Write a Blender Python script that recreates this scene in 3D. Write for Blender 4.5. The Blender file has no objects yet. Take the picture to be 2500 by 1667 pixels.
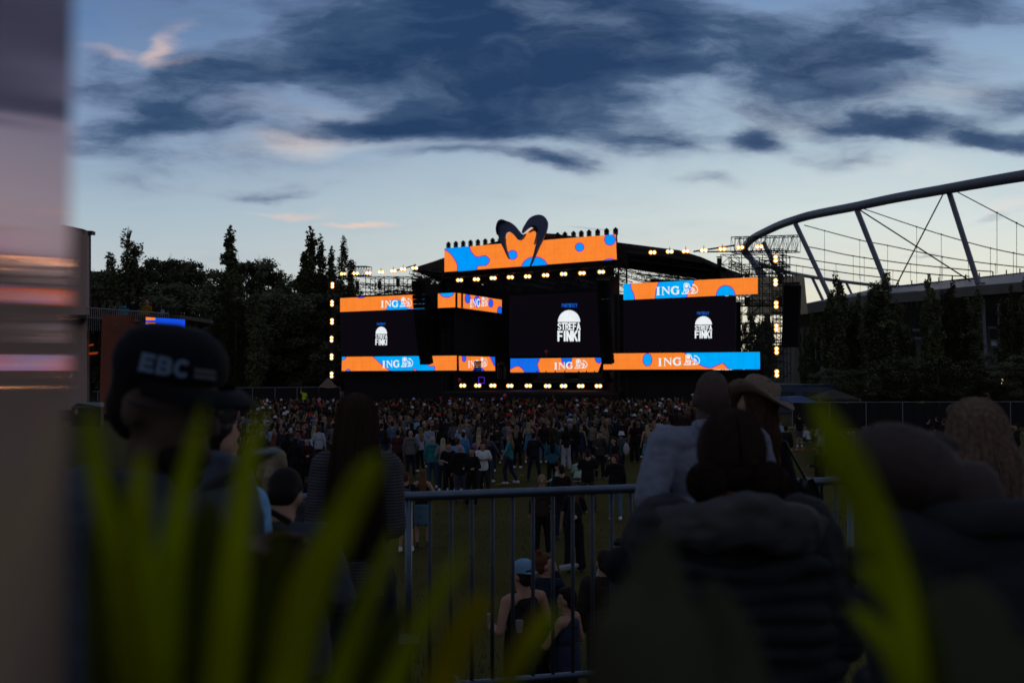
import bpy, bmesh, math, random
from mathutils import Vector, Matrix, noise
from mathutils.geometry import tessellate_polygon
random.seed(7)
S = bpy.context.scene
COL = S.collection
R = math.radians
PI = math.pi
# ------------------------------------------------------------------ camera
F = 2430.0            # focal length in pixels of the 2500 px wide photograph
HC = 4.1              # eye height above the field
PIT = math.atan((905 - 833.5) / F)
cam_d = bpy.data.cameras.new("camera")
cam = bpy.data.objects.new("camera", cam_d)
COL.objects.link(cam)
cam.location = (0, 0, HC)
cam.rotation_euler = (PI / 2 + PIT, 0, 0)
cam_d.sensor_width = 36.0
cam_d.lens = 36.0 * F / 2500.0
cam_d.clip_start = 0.02
cam_d.clip_end = 4000
cam_d.dof.use_dof = True
cam_d.dof.focus_distance = 14
cam_d.dof.aperture_fstop = 2.8
cam_d.dof.aperture_blades = 9
S.camera = cam
S.view_settings.view_transform = 'Standard'
S.view_settings.look = 'None'
S.view_settings.exposure = 0.0
S.view_settings.gamma = 1.0
S.render.engine = 'CYCLES'
S.cycles.use_denoising = True
S.cycles.max_bounces = 5
S.cycles.transparent_max_bounces = 12
S.cycles.sample_clamp_indirect = 3.0

def P(px, py, Y):
    """point seen at photo pixel (px, py), Y metres ahead"""
    xc, yc = (px - 1250) / F, (833.5 - py) / F
    d = Vector((xc, math.cos(PIT) - yc * math.sin(PIT), math.sin(PIT) + yc * math.cos(PIT)))
    return Vector((0, 0, HC)) + d * (Y / d.y)
def G(px, Y, z=0.0):
    dep = Y * math.cos(PIT) + (z - HC) * math.sin(PIT)
    return Vector(((px - 1250) / F * dep, Y, z))
def srgb(r, g, b, k=1.0):
    f = lambda c: (c / 255 / 12.92 if c / 255 < .04045 else ((c / 255 + .055) / 1.055) ** 2.4) * k
    return (f(r), f(g), f(b), 1)

# ------------------------------------------------------------------ world: dusk sky with clouds
W = bpy.data.worlds.new("World"); S.world = W; W.use_nodes = True
nt = W.node_tree; nt.nodes.clear()
class NB:
    def __init__(s, t): s.t = t
    def n(s, ty, **k):
        o = s.t.nodes.new(ty)
        for a, v in k.items(): setattr(o, a, v)
        return o
    def put(s, sock, v):
        if hasattr(v, 'is_output'): s.t.links.new(v, sock)
        elif v is not None: sock.default_value = v
    def m(s, op, a, b=None, c=None, clamp=False):
        o = s.n('ShaderNodeMath', operation=op, use_clamp=clamp)
        for i, v in enumerate((a, b, c)): s.put(o.inputs[i], v)
        return o.outputs[0]
    def v(s, op, a, b=None):
        o = s.n('ShaderNodeVectorMath', operation=op)
        s.put(o.inputs[0], a); s.put(o.inputs[1], b)
        return o.outputs['Value'] if op in ('LENGTH', 'DOT_PRODUCT') else o.outputs[0]
    def mr(s, x, a, b, c=0., d=1., smooth=True):
        o = s.n('ShaderNodeMapRange', interpolation_type='SMOOTHSTEP' if smooth else 'LINEAR')
        for i, v in enumerate((x, a, b, c, d)): s.put(o.inputs[i], v)
        return o.outputs[0]
    def mix(s, f, a, b, mode='MIX'):
        o = s.n('ShaderNodeMix', data_type='RGBA', blend_type=mode)
        s.put(o.inputs[0], f); s.put(o.inputs[6], a); s.put(o.inputs[7], b)
        return o.outputs[2]
    def noise(s, vec, sc, det=5, rough=.55, out=0):
        o = s.n('ShaderNodeTexNoise'); s.put(o.inputs['Vector'], vec)
        o.inputs['Scale'].default_value = sc; o.inputs['Detail'].default_value = det
        o.inputs['Roughness'].default_value = rough
        return o.outputs[out]
    def ramp(s, f, stops):
        o = s.n('ShaderNodeValToRGB'); s.put(o.inputs[0], f); e = o.color_ramp.elements
        while len(e) < len(stops): e.new(0.5)
        for i, (p, c) in enumerate(stops): e[i].position = p; e[i].color = c
        return o.outputs[0]
    def xyz(s, x, y, z=0.):
        o = s.n('ShaderNodeCombineXYZ'); s.put(o.inputs[0], x); s.put(o.inputs[1], y); s.put(o.inputs[2], z)
        return o.outputs[0]
b = NB(nt)
tc = b.n('ShaderNodeTexCoord').outputs['Generated']
sp = b.n('ShaderNodeSeparateXYZ'); nt.links.new(tc, sp.inputs[0])
dx, dy, dz = sp.outputs
hyp = b.m('MAXIMUM', dy, 0.15)
u = b.m('DIVIDE', dx, hyp); v = b.m('DIVIDE', dz, hyp)
uv0 = b.xyz(b.m('MULTIPLY', u, 1.0), b.m('MULTIPLY', v, 2.6))
wn = b.noise(uv0, 4.5, 6, .55, 1)
warp = b.v('MULTIPLY', b.v('SUBTRACT', wn, (.5, .5, .5)), (.17, .085, 0))
uvw = b.v('ADD', b.xyz(u, v), warp)
def ell(px, py, rx, ry, amp):
    cu, cv = (px - 1250) / F, (905 - py) / F
    q = b.v('MULTIPLY', b.v('SUBTRACT', uvw, (cu, cv, 0)), (F / rx, F / ry, 0))
    return b.m('MULTIPLY', b.mr(b.v('LENGTH', q), 1.0, 0.0), amp)
def blobs(lst):
    acc = None
    for t in lst:
        e = ell(*t); acc = e if acc is None else b.m('ADD', acc, e)
    return acc
dark = blobs([(1230, 140, 900, 240, 1.2), (1250, 200, 560, 150, .6), (700, 150, 430, 130, .75), (1500, 40, 800, 200, .7), (2060, 110, 420, 160, 1.1),
              (1000, -20, 1100, 150, .9), (2350, -10, 430, 90, .7), (350, 190, 400, 80, .65), (420, 270, 420, 85, .75), (200, 330, 330, 80, .65),
              (1330, 387, 210, 48, 1.0), (1080, 375, 240, 36, .65), (1860, 325, 130, 60, 1.0), (2160, 300, 210, 65, .95), (2330, 320, 220, 60, .8),
              (2470, 350, 190, 50, 1.0), (2460, 240, 190, 90, .9), (2090, 370, 150, 50, .7), (680, 455, 230, 38, .7), (330, 440, 260, 55, .55), (1740, 430, 140, 30, .45),
              (1600, 330, 280, 70, .55), (1250, 300, 600, 90, .6), (1980, 230, 300, 90, .45), (1440, 553, 90, 7, .45), (2270, 610, 70, 9, .55), (2440, 530, 80, 25, .4), (350, 500, 200, 22, .3), (420, 370, 330, 70, .45), (900, 300, 420, 60, .35), (250, 120, 200, 60, .25), (600, 310, 620, 110, .35), (1100, 290, 700, 90, .30), (2050, 210, 560, 190, .40), (1850, 360, 500, 60, .30), (700, 400, 500, 50, .25)])
uvs = b.xyz(b.m('ADD', u, b.m('MULTIPLY', v, .35)), b.m('MULTIPLY', v, 3.3))
fine = b.noise(b.v('ADD', uvs, b.v('MULTIPLY', wn, (.16, .16, 0))), 8.5, 8, .60)
big = b.noise(uv0, 3.1, 5, .55)
tex = b.m('ADD', b.m('MULTIPLY', b.m('SUBTRACT', fine, .5), 2.2), b.m('MULTIPLY', b.m('SUBTRACT', big, .5), 1.6))
dens = b.m('ADD', dark, b.m('MULTIPLY', tex, b.m('ADD', b.m('MULTIPLY', b.m('MINIMUM', dark, .6), .7), .40)))
# clear sky: gradients left and right
vn = b.m('DIVIDE', v, .38, clamp=True)
left = b.ramp(vn, [(0, srgb(204, 190, 172)), (.22, srgb(196, 203, 203)), (.42, srgb(168, 188, 201)), (.70, srgb(126, 153, 188)), (1, srgb(86, 121, 168))])
right = b.ramp(vn, [(0, srgb(240, 224, 184)), (.22, srgb(229, 229, 212)), (.42, srgb(212, 223, 222)), (.62, srgb(174, 198, 212)), (1, srgb(116, 150, 190))])
sky = b.mix(b.mr(u, -.42, .45), left, right)
# warm lit veils
veil = blobs([(760, 330, 240, 60, .9), (900, 265, 350, 60, .6), (640, 240, 180, 50, .55), (1000, 330, 380, 40, .35), (2200, 380, 260, 60, .5), (1960, 250, 200, 70, .6), (2300, 220, 250, 60, .5), (2480, 500, 90, 30, .8)])
sky = b.mix(b.m('MULTIPLY', b.m('MULTIPLY', veil, b.mr(fine, .3, .65)), .85, clamp=True), sky, srgb(226, 222, 218))
pink = blobs([(430, 95, 60, 75, .9), (500, 140, 130, 28, 1.0), (300, 105, 150, 22, .5), (850, 545, 130, 13, 1.2), (700, 520, 160, 16, .6), (740, 330, 130, 40, .5), (900, 290, 200, 30, .35)])
sky = b.mix(b.m('MULTIPLY', b.m('MULTIPLY', pink, b.mr(fine, .25, .6)), .8, clamp=True), sky, srgb(240, 206, 190))
dn = b.m('MULTIPLY', b.mr(dens, -.10, 1.55, 0, 1, False), 1.0, clamp=True)
cloud = b.ramp(dn, [(0, srgb(160, 172, 192)), (.2, srgb(136, 147, 172)), (.42, srgb(92, 109, 142)), (.65, srgb(58, 84, 118)), (.95, srgb(35, 62, 99))])
shade_ = b.noise(b.v('ADD', uv0, b.v('MULTIPLY', wn, (.2, .2, 0))), 5.5, 7, .58)
cloud = b.mix(b.mr(shade_, .46, .80), cloud, srgb(100, 122, 152))
front = b.mix(b.mr(dn, .0, .72), sky, cloud)
# away from the afterglow the sky is dim and overcast
back = b.mix(b.mr(dz, 0, .8), srgb(122, 120, 128), srgb(112, 118, 138))
total = b.mix(b.mr(dy, .35, .72), back, b.mix(b.mr(dz, .42, .62), front, srgb(112, 124, 150)))
nish = b.n('ShaderNodeTexSky', sky_type='NISHITA'); nish.sun_disc = False
nish.sun_elevation = R(1.0); nish.sun_rotation = R(24)
total = b.mix(.0015, total, nish.outputs[0], 'ADD')
bg = b.n('ShaderNodeBackground'); nt.links.new(total, bg.inputs[0]); bg.inputs[1].default_value = 1.0
wo = b.n('ShaderNodeOutputWorld'); nt.links.new(bg.outputs[0], wo.inputs[0])
# last glow of the set sun, ahead and to the right
sd = bpy.data.lights.new("sun", 'SUN'); sd.energy = 0.10; sd.angle = R(8); sd.color = (1, .62, .38)
so = bpy.data.objects.new("sun", sd); COL.objects.link(so)
so.rotation_euler = Vector((-math.sin(R(24)), -math.cos(R(24)), -math.tan(R(7)))).to_track_quat('-Z', 'Y').to_euler()

# ------------------------------------------------------------------ object helpers
USED = {}
def tag(o, label, cat=None, group=None, kind=None):
    if label: o['label'] = label
    if cat: o['category'] = cat
    if group: o['group'] = group
    if kind: o['kind'] = kind
    return o
def empty(name, loc, label=None, cat=None, group=None, rz=0):
    o = bpy.data.objects.new(name, None); COL.objects.link(o)
    o.empty_display_size = .2
    o.location = loc; o.rotation_euler = (0, 0, rz)
    return tag(o, label, cat, group)
def place(o, parent):
    """parent keeping world coordinates of the mesh as written"""
    o.parent = parent
    if parent: o.matrix_parent_inverse = (Matrix.Translation(parent.location) @ parent.rotation_euler.to_matrix().to_4x4()).inverted()
MATS = {}
def mat(name, col, rough=.8, metal=0., emit=None, estr=1., var=.0, vscale=8., bump=0., spec=.4, objcol=False, extra=None):
    if name in MATS: return MATS[name]
    m = bpy.data.materials.new(name); m.use_nodes = True; t = m.node_tree; q = NB(t)
    bs = t.nodes['Principled BSDF']
    bs.inputs['Roughness'].default_value = rough; bs.inputs['Metallic'].default_value = metal
    bs.inputs['Specular IOR Level'].default_value = spec
    c = tuple(col) if len(col) == 4 else tuple(col) + (1,)
    src = c
    if objcol: src = q.n('ShaderNodeObjectInfo').outputs['Color']
    if var or bump:
        tco = q.n('ShaderNodeTexCoord').outputs['Object']
        nz = q.noise(tco, vscale, 5, .6)
        if var:
            f = q.mr(nz, .25, .75, 1 - var, 1 + var, False)
            cc = q.v('SCALE', (0, 0, 0)); vn_ = t.nodes[-1]
            q.put(vn_.inputs[0], src if hasattr(src, 'is_output') else c[:3]); q.put(vn_.inputs['Scale'], f)
            src = vn_.outputs[0]
        if bump:
            bn = q.n('ShaderNodeBump'); bn.inputs['Strength'].default_value = bump; bn.inputs['Distance'].default_value = .02
            t.links.new(nz, bn.inputs['Height']); t.links.new(bn.outputs[0], bs.inputs['Normal'])
    q.put(bs.inputs['Base Color'], src)
    if emit: bs.inputs['Emission Color'].default_value = tuple(emit)[:3] + (1,); bs.inputs['Emission Strength'].default_value = estr
    if extra: extra(q, bs)
    MATS[name] = m
    return m

class MB:
    def __init__(s): s.v = []; s.f = []; s.mi = []; s.cur = 0
    def add(s, vs, fs):
        o = len(s.v); s.v += [tuple(p) for p in vs]
        for f in fs: s.f.append([i + o for i in f]); s.mi.append(s.cur)
        return s
    def box(s, c, d, rz=0, M=None):
        c = Vector(c); hx, hy, hz = d[0] / 2, d[1] / 2, d[2] / 2
        Rm = M if M is not None else Matrix.Rotation(rz, 3, 'Z')
        vs = [c + Rm @ Vector((x * hx, y * hy, z * hz)) for z in (-1, 1) for y in (-1, 1) for x in (-1, 1)]
        return s.add(vs, [(0, 2, 3, 1), (4, 5, 7, 6), (0, 1, 5, 4), (2, 6, 7, 3), (0, 4, 6, 2), (1, 3, 7, 5)])
    def tube(s, pts, r, n=6, cap=True):
        pts = [Vector(p) for p in pts]; m = len(pts)
        rs = r if isinstance(r, (list, tuple)) else [r] * m
        vs = []; ref = None
        for i, p in enumerate(pts):
            t = (pts[min(i + 1, m - 1)] - pts[max(i - 1, 0)])
            t = t.normalized() if t.length > 1e-9 else Vector((0, 0, 1))
            if ref is None: ref = Vector((1, 0, 0)) if abs(t.x) < .8 else Vector((0, 1, 0))
            a = (ref - t * ref.dot(t)).normalized(); ref = a; c = t.cross(a)
            rr = rs[i]; ra, rb = rr if isinstance(rr, tuple) else (rr, rr)
            for k in range(n):
                th = 2 * PI * k / n
                vs.append(p + a * math.cos(th) * ra + c * math.sin(th) * rb)
        fs = [(i * n + k, i * n + (k + 1) % n, (i + 1) * n + (k + 1) % n, (i + 1) * n + k) for i in range(m - 1) for k in range(n)]
        if cap: fs += [tuple(range(n))[::-1], tuple((m - 1) * n + k for k in range(n))]
        return s.add(vs, fs)
    def ball(s, c, r, nu=12, nv=8, M=None):
        c = Vector(c); r = r if hasattr(r, '__len__') else (r, r, r); vs = [(0, 0, 1)]
        for i in range(1, nv):
            ph = PI * i / nv
            for k in range(nu): th = 2 * PI * k / nu; vs.append((math.sin(ph) * math.cos(th), math.sin(ph) * math.sin(th), math.cos(ph)))
        vs.append((0, 0, -1)); out = []
        for q in vs:
            w = Vector((q[0] * r[0], q[1] * r[1], q[2] * r[2]))
            out.append(c + (M @ w if M is not None else w))
        fs = [(0, 1 + k, 1 + (k + 1) % nu) for k in range(nu)]
        for i in range(nv - 2):
            for k in range(nu):
                a = 1 + i * nu + k; b_ = 1 + i * nu + (k + 1) % nu
                fs.append((a, a + nu, b_ + nu, b_))
        L = len(vs) - 1; o = 1 + (nv - 2) * nu
        fs += [(L, o + (k + 1) % nu, o + k) for k in range(nu)]
        return s.add(out, fs)
    def cone(s, a, b_, ra, rb, n=10):
        """capsule-like tapered limb with round ends"""
        a, b_ = Vector(a), Vector(b_)
        s.tube([a, a.lerp(b_, .5), b_], [ra, (ra + rb) / 2, rb], n)
        s.ball(a, ra, n, 6); s.ball(b_, rb, n, 6)
        return s
    def lathe(s, c, prof, n=16, M=None, cap=True):
        c = Vector(c); vs = []
        for r_, z in prof:
            for k in range(n):
                w = Vector((r_ * math.cos(2 * PI * k / n), r_ * math.sin(2 * PI * k / n), z)); vs.append(c + (M @ w if M is not None else w))
        m = len(prof)
        fs = [(i * n + k, i * n + (k + 1) % n, (i + 1) * n + (k + 1) % n, (i + 1) * n + k) for i in range(m - 1) for k in range(n)]
        if cap: fs += [tuple(range(n))[::-1], tuple((m - 1) * n + k for k in range(n))]
        return s.add(vs, fs)
    def prism(s, pts, ext):
        """polygon (3-D points) extruded by vector ext"""
        pts = [Vector(p) for p in pts]; n = len(pts); ext = Vector(ext)
        tri = tessellate_polygon([pts]); vs = pts + [p + ext for p in pts]
        fs = [t for t in tri] + [tuple(i + n for i in t[::-1]) for t in tri]
        fs += [(i, (i + 1) % n, (i + 1) % n + n, i + n) for i in range(n)]
        return s.add(vs, fs)
    def flat(s, pts):
        pts = [Vector(p) for p in pts]
        return s.add(pts, [tuple(t) for t in tessellate_polygon([pts])])
    def truss(s, a, b_, w=.4, h=.4, bays=8, r=.025, n=4, up=(0, 0, 1)):
        a, b_ = Vector(a), Vector(b_); d = (b_ - a).normalized(); up = Vector(up)
        sd_ = d.cross(up).normalized(); up2 = sd_.cross(d).normalized()
        cs = [sd_ * w / 2 * i + up2 * h / 2 * j for i, j in ((-1, -1), (1, -1), (1, 1), (-1, 1))]
        for c in cs: s.tube([a + c, b_ + c], r, n, False)
        for k in range(bays + 1):
            p = a.lerp(b_, k / bays)
            for i in range(4): s.tube([p + cs[i], p + cs[(i + 1) % 4]], r * .6, 3, False)
            if k < bays:
                q = a.lerp(b_, (k + 1) / bays)
                for i in range(4):
                    x, y = (cs[i], cs[(i + 1) % 4]) if k % 2 else (cs[(i + 1) % 4], cs[i])
                    s.tube([p + x, q + y], r * .6, 3, False)
        return s
    def mesh(s, name, mats, smooth=True):
        me = bpy.data.meshes.new(name); me.from_pydata(s.v, [], s.f)
        for m in (mats if isinstance(mats, (list, tuple)) else [mats]): me.materials.append(m)
        if any(s.mi): me.polygons.foreach_set('material_index', s.mi)
        if smooth: me.polygons.foreach_set('use_smooth', [True] * len(me.polygons))
        me.update()
        return me
    def build(s, name, mats, parent=None, smooth=False, color=None):
        me = s.mesh(name, mats, smooth)
        o = bpy.data.objects.new(name, me); COL.objects.link(o)
        if parent: place(o, parent)
        if color: o.color = tuple(color)[:3] + (1,)
        return o
def thing(o_mb, name, mats, label, cat, group=None, kind=None, smooth=False):
    """single-mesh thing with its origin at its base"""
    xs = [p[0] for p in o_mb.v]; ys = [p[1] for p in o_mb.v]; zs = [p[2] for p in o_mb.v]
    c = Vector(((min(xs) + max(xs)) / 2, (min(ys) + max(ys)) / 2, min(zs)))
    o_mb.v = [(p[0] - c.x, p[1] - c.y, p[2] - c.z) for p in o_mb.v]
    o = o_mb.build(name, mats, None, smooth); o.location = c
    return tag(o, label, cat, group, kind)
def copy_tree(o, parent=None):
    c = o.copy(); COL.objects.link(c)
    if parent: c.parent = parent
    for ch in o.children: copy_tree(ch, c)
    return c
def voxel(mb, size, sm=4, noise_amp=0., nscale=8., fac=.5, dir_fold=None):
    """fuse the overlapping shapes of mb into one continuous skin"""
    me = mb.mesh('tmp', MATS.get('black') or mat('black', (.01, .01, .01)))
    o = bpy.data.objects.new('tmp', me); COL.objects.link(o)
    md = o.modifiers.new('r', 'REMESH'); md.mode = 'VOXEL'; md.voxel_size = size; md.use_smooth_shade = True
    if sm:
        m2 = o.modifiers.new('s', 'SMOOTH'); m2.factor = fac; m2.iterations = sm
    dg = bpy.context.evaluated_depsgraph_get()
    out = bpy.data.meshes.new_from_object(o.evaluated_get(dg))
    bpy.data.objects.remove(o); bpy.data.meshes.remove(me)
    if noise_amp:
        out.update()
        nr = [v_.normal.copy() for v_ in out.vertices]
        for i, v_ in enumerate(out.vertices):
            p = v_.co * nscale
            q = Vector((p.x, p.y, p.z * (2.2 if dir_fold is None else dir_fold)))
            v_.co += nr[i] * noise_amp * (noise.noise(q) + .5 * noise.noise(q * 2.1))
    out.materials.clear()
    return out
def obj_from(me, name, m, parent=None, color=None):
    me.materials.clear(); me.materials.append(m)
    o = bpy.data.objects.new(name, me); COL.objects.link(o); me.name = name
    if parent: place(o, parent)
    if color: o.color = tuple(color)[:3] + (1,)
    return o
def smooth_loop(pts, seg=8, closed=True):
    out = []; n = len(pts)
    for i in range(n if closed else n - 1):
        g = lambda k: Vector(pts[k % n]) if closed else Vector(pts[max(0, min(n - 1, k))])
        p0, p1, p2, p3 = g(i - 1), g(i), g(i + 1), g(i + 2)
        for s_ in range(seg):
            t = s_ / seg
            out.append(.5 * ((2 * p1) + (p2 - p0) * t + (2 * p0 - 5 * p1 + 4 * p2 - p3) * t * t + (3 * p1 - p0 - 3 * p2 + p3) * t ** 3))
    if not closed: out.append(Vector(pts[-1]))
    return out

# ------------------------------------------------------------------ materials
M_black = mat('black', (.006, .006, .008), .9)
M_cloth_black = mat('black_scrim', (.008, .008, .010), .95, bump=.4, vscale=3)
M_steel = mat('galvanised_steel', (.30, .32, .34), .42, .8, var=.15, vscale=30)
M_truss = mat('truss_metal', (.025, .025, .028), .6, .3)
M_dark = mat('dark_metal', (.018, .018, .02), .5, .3)
M_grass = None
M_skin = mat('skin', (.34, .20, .15), .8, spec=.12, objcol=True, var=.08)
M_hair = mat('hair', (.03, .02, .015), .75, objcol=True, var=.25, vscale=40, spec=.12)
M_cl = mat('clothing', (.1, .1, .1), .92, objcol=True, var=.18, vscale=14, bump=.25, spec=.12)
M_shoe = mat('shoe', (.3, .3, .3), .6, objcol=True)
def em(name, c, s=1.):
    if name in MATS: return MATS[name]
    m = bpy.data.materials.new(name); m.use_nodes = True; t = m.node_tree; t.nodes.clear(); q = NB(t)
    e = q.n('ShaderNodeEmission'); e.inputs[1].default_value = s
    # faint seams between the led panels
    o = q.n('ShaderNodeTexCoord').outputs['Object']
    w = q.n('ShaderNodeTexNoise'); t.links.new(o, w.inputs[0]); w.inputs['Scale'].default_value = 1.3
    q.put(e.inputs[0], q.mix(q.mr(w.outputs[0], .3, .7), tuple(c[:3]) + (1,), tuple(x * .93 for x in c[:3]) + (1,)))
    gp = q.n('ShaderNodeNewGeometry').outputs['Position']; du = q.v('DOT_PRODUCT', gp, (.892, -.452, 0)); sz = q.n('ShaderNodeSeparateXYZ'); t.links.new(gp, sz.inputs[0])
    seam = q.m('MAXIMUM', q.m('LESS_THAN', q.m('FRACT', q.m('MULTIPLY', du, 1.0)), .09), q.m('LESS_THAN', q.m('FRACT', q.m('MULTIPLY', sz.outputs[2], 2.0)), .10)); q.put(e.inputs[1], q.m('MULTIPLY', q.m('SUBTRACT', 1.0, q.m('MULTIPLY', seam, .07)), s))
    out = q.n('ShaderNodeOutputMaterial'); t.links.new(e.outputs[0], out.inputs[0])
    MATS[name] = m
    return m
# ------------------------------------------------------------------ ground
def grass_extra(q, bs):
    o = q.n('ShaderNodeTexCoord').outputs['Object']
    a = q.noise(o, .22, 7, .7); c = q.noise(o, 9, 4, .7)
    base = q.ramp(q.m('ADD', q.m('MULTIPLY', a, .6), q.m('MULTIPLY', c, .4)), [(.25, (.030, .027, .006, 1)), (.5, (.055, .050, .012, 1)), (.75, (.085, .072, .025, 1))])
    q.put(bs.inputs['Base Color'], base)
    bn = q.n('ShaderNodeBump'); bn.inputs['Distance'].default_value = .05; bn.inputs['Strength'].default_value = .8
    q.put(bn.inputs['Height'], q.noise(o, 22, 3, .7)); q.t.links.new(bn.outputs[0], bs.inputs['Normal'])
M_grass = mat('grass_field', (.02, .025, .01), 1., spec=.05, extra=grass_extra)
def gz(y):
    t = max(0, min(1, (17.5 - y) / 10)); return .75 * t * t * (3 - 2 * t)
mb = MB(); n = 90; ext = 1500
xs = [(-1 + 2 * i / n) for i in range(n + 1)]
pts = [(math.copysign(abs(x) ** 2.6, x) * ext, math.copysign(abs(y) ** 2.6, y) * ext + 13) for y in xs for x in xs]
vs = [(x, y, .05 * noise.noise(Vector((x * .08, y * .08, 0))) - .05 + gz(y)) for x, y in pts]
mb.add(vs, [(j * (n + 1) + i, j * (n + 1) + i + 1, (j + 1) * (n + 1) + i + 1, (j + 1) * (n + 1) + i) for j in range(n) for i in range(n)])
tag(mb.build('ground', M_grass, smooth=True), 'trampled dark grass field in front of the stage', 'ground', kind='structure')
# grass tufts near the viewing platform
mb = MB(); rr = random.Random(3)
for k in range(15000):
    y = 8 + 26 * rr.random() ** 1.4; x = (rr.random() - .5) * 1.0 * y
    h = .03 + .05 * rr.random(); a = rr.random() * 6.28; w = .012; lx, ly = rr.uniform(-.03, .03), rr.uniform(-.03, .03)
    z_ = gz(y); mb.add([(x - w * math.cos(a), y - w * math.sin(a), z_ - .05), (x + w * math.cos(a), y + w * math.sin(a), z_ - .05), (x + lx, y + ly, z_ + h)], [(0, 1, 2)])
M_blade = mat('grass_blade', (.075, .075, .02), .9, spec=.1)
tag(mb.build('grass', M_blade), 'short grass blades on the field below the barrier', 'grass', kind='stuff')
# viewing platform floor the photographer and the nearest people stand on
PZ = 2.3
mb = MB(); 
for i in range(14):
    for j in range(3):
        mb.box((-7.9 + i * 1.22, -1.3 + j * 2.44 + 0, PZ - .02), (1.21, 2.43, .04))
mb.box((0, 1.1, PZ - .12), (17.5, 7.4, .15))
for x in range(-8, 9, 2):
    for y in (-2.2, 1.1, 4.6): mb.box((x, y, (PZ - .2) / 2 - .03), (.09, .09, PZ - .2))
M_deck = mat('plywood_deck', (.035, .03, .026), .7, var=.3, vscale=3)
tag(mb.build('platform_floor', M_deck), 'plywood viewing platform floor under the nearest people', 'platform', kind='structure')

# ------------------------------------------------------------------ stage
def Yl(px): return 91.23 / (1 + .5073 * (px - 1250) / F)
SU = Vector((.892, -.452, 0)); SN = Vector((.452, .892, 0))
def vplane(x0, Y0, x1, Y1):
    A = P(x0, 905, Y0); B = P(x1, 905, Y1); d = Vector((B.x - A.x, B.y - A.y, 0)).normalized(); nn = Vector((-d.y, d.x, 0))
    if nn.y < 0: nn = -nn
    def f(px, py, off=0.):
        r = P(px, py, 1.) - Vector((0, 0, HC)); o = Vector((0, 0, HC))
        t = ((A + nn * off) - o).dot(nn) / r.dot(nn)
        return o + r * t
    return f, nn
SP, _ = vplane(830, Yl(830), 1855, Yl(1855))
def sp3(px, py, off=0.): return SP(px, py, 0) + SN * off     # point on the stage front then pushed back
E_or = em('led_orange', srgb(255, 136, 50)); E_cy = em('led_azure', srgb(0, 172, 255)); E_b2 = em('led_blue', srgb(0, 155, 255))
E_mg = em('led_magenta', srgb(190, 0, 130), .9); E_bl = em('led_violet', srgb(60, 20, 250)); E_wh = em('led_white', srgb(240, 246, 250)); E_sk = em('led_soft_blue', srgb(20, 110, 235))
E_dk = mat('led_off', (.003, .003, .004), 1., emit=(.005, .004, .007), estr=.6, spec=0.)
def circ(cx, cy, rx, ry=None, n=28):
    ry = ry or rx
    return [(cx + rx * math.cos(2 * PI * k / n), cy + ry * math.sin(2 * PI * k / n)) for k in range(n)]
def inset(pts, d):
    n = len(pts); ar = sum(pts[i][0] * pts[(i + 1) % n][1] - pts[(i + 1) % n][0] * pts[i][1] for i in range(n)); s_ = 1 if ar > 0 else -1
    out = []
    for i in range(n):
        ax, ay = pts[i - 1]; bx, by = pts[(i + 1) % n]; tx, ty = bx - ax, by - ay; L = math.hypot(tx, ty) or 1
        out.append((pts[i][0] - s_ * ty / L * d, pts[i][1] + s_ * tx / L * d))
    return out
def clip(poly, quad):
    n = len(quad); ar = sum(quad[i][0] * quad[(i + 1) % n][1] - quad[(i + 1) % n][0] * quad[i][1] for i in range(n)); s_ = 1 if ar > 0 else -1
    out = list(poly)
    for i in range(n):
        (ax, ay), (bx, by) = quad[i], quad[(i + 1) % n]
        side = lambda p: s_ * ((bx - ax) * (p[1] - ay) - (by - ay) * (p[0] - ax))
        inp, out = out, []
        for k in range(len(inp)):
            p, q = inp[k - 1], inp[k]; sp_, sq = side(p), side(q)
            if (sp_ >= 0) != (sq >= 0):
                t = sp_ / (sp_ - sq); out.append((p[0] + (q[0] - p[0]) * t, p[1] + (q[1] - p[1]) * t))
            if sq >= 0: out.append(q)
        if not out: return []
    return out
def r1(*p): return [(x / 3.408 + 800, y / 3.408 + 500) for x, y in p]
def r2(*p): return [(x / 3.408 + 1200, y / 3.408 + 500) for x, y in p]
def r3(*p): return [(x / 3.408 + 1600, y / 3.408 + 500) for x, y in p]
def sm2(pts): return [(p.x, p.y) for p in smooth_loop([(x, y, 0) for x, y in pts], 5)]
def C1(x, y, rx, ry=None): return circ(x / 3.408 + 800, y / 3.408 + 500, rx / 3.408, (ry or rx) / 3.408)
def C2(x, y, rx, ry=None): return circ(x / 3.408 + 1200, y / 3.408 + 500, rx / 3.408, (ry or rx) / 3.408)
def C3(x, y, rx, ry=None): return circ(x / 3.408 + 1600, y / 3.408 + 500, rx / 3.408, (ry or rx) / 3.408)
def stroke(pts, w):
    """2-D polyline to quads"""
    out = []
    for i in range(len(pts) - 1):
        (ax, ay), (bx, by) = pts[i], pts[i + 1]; L = math.hypot(bx - ax, by - ay) or 1
        wa = w if not hasattr(w, '__len__') else w[i]; wb = w if not hasattr(w, '__len__') else w[i + 1]
        nx, ny = -(by - ay) / L, (bx - ax) / L; ex, ey = (bx - ax) / L * wb * .25, (by - ay) / L * wb * .25
        out.append([(ax - ex + nx * wa / 2, ay - ey + ny * wa / 2), (bx + ex + nx * wb / 2, by + ey + ny * wb / 2), (bx + ex - nx * wb / 2, by + ey - ny * wb / 2), (ax - ex - nx * wa / 2, ay - ey - ny * wa / 2)])
    return out
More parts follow.
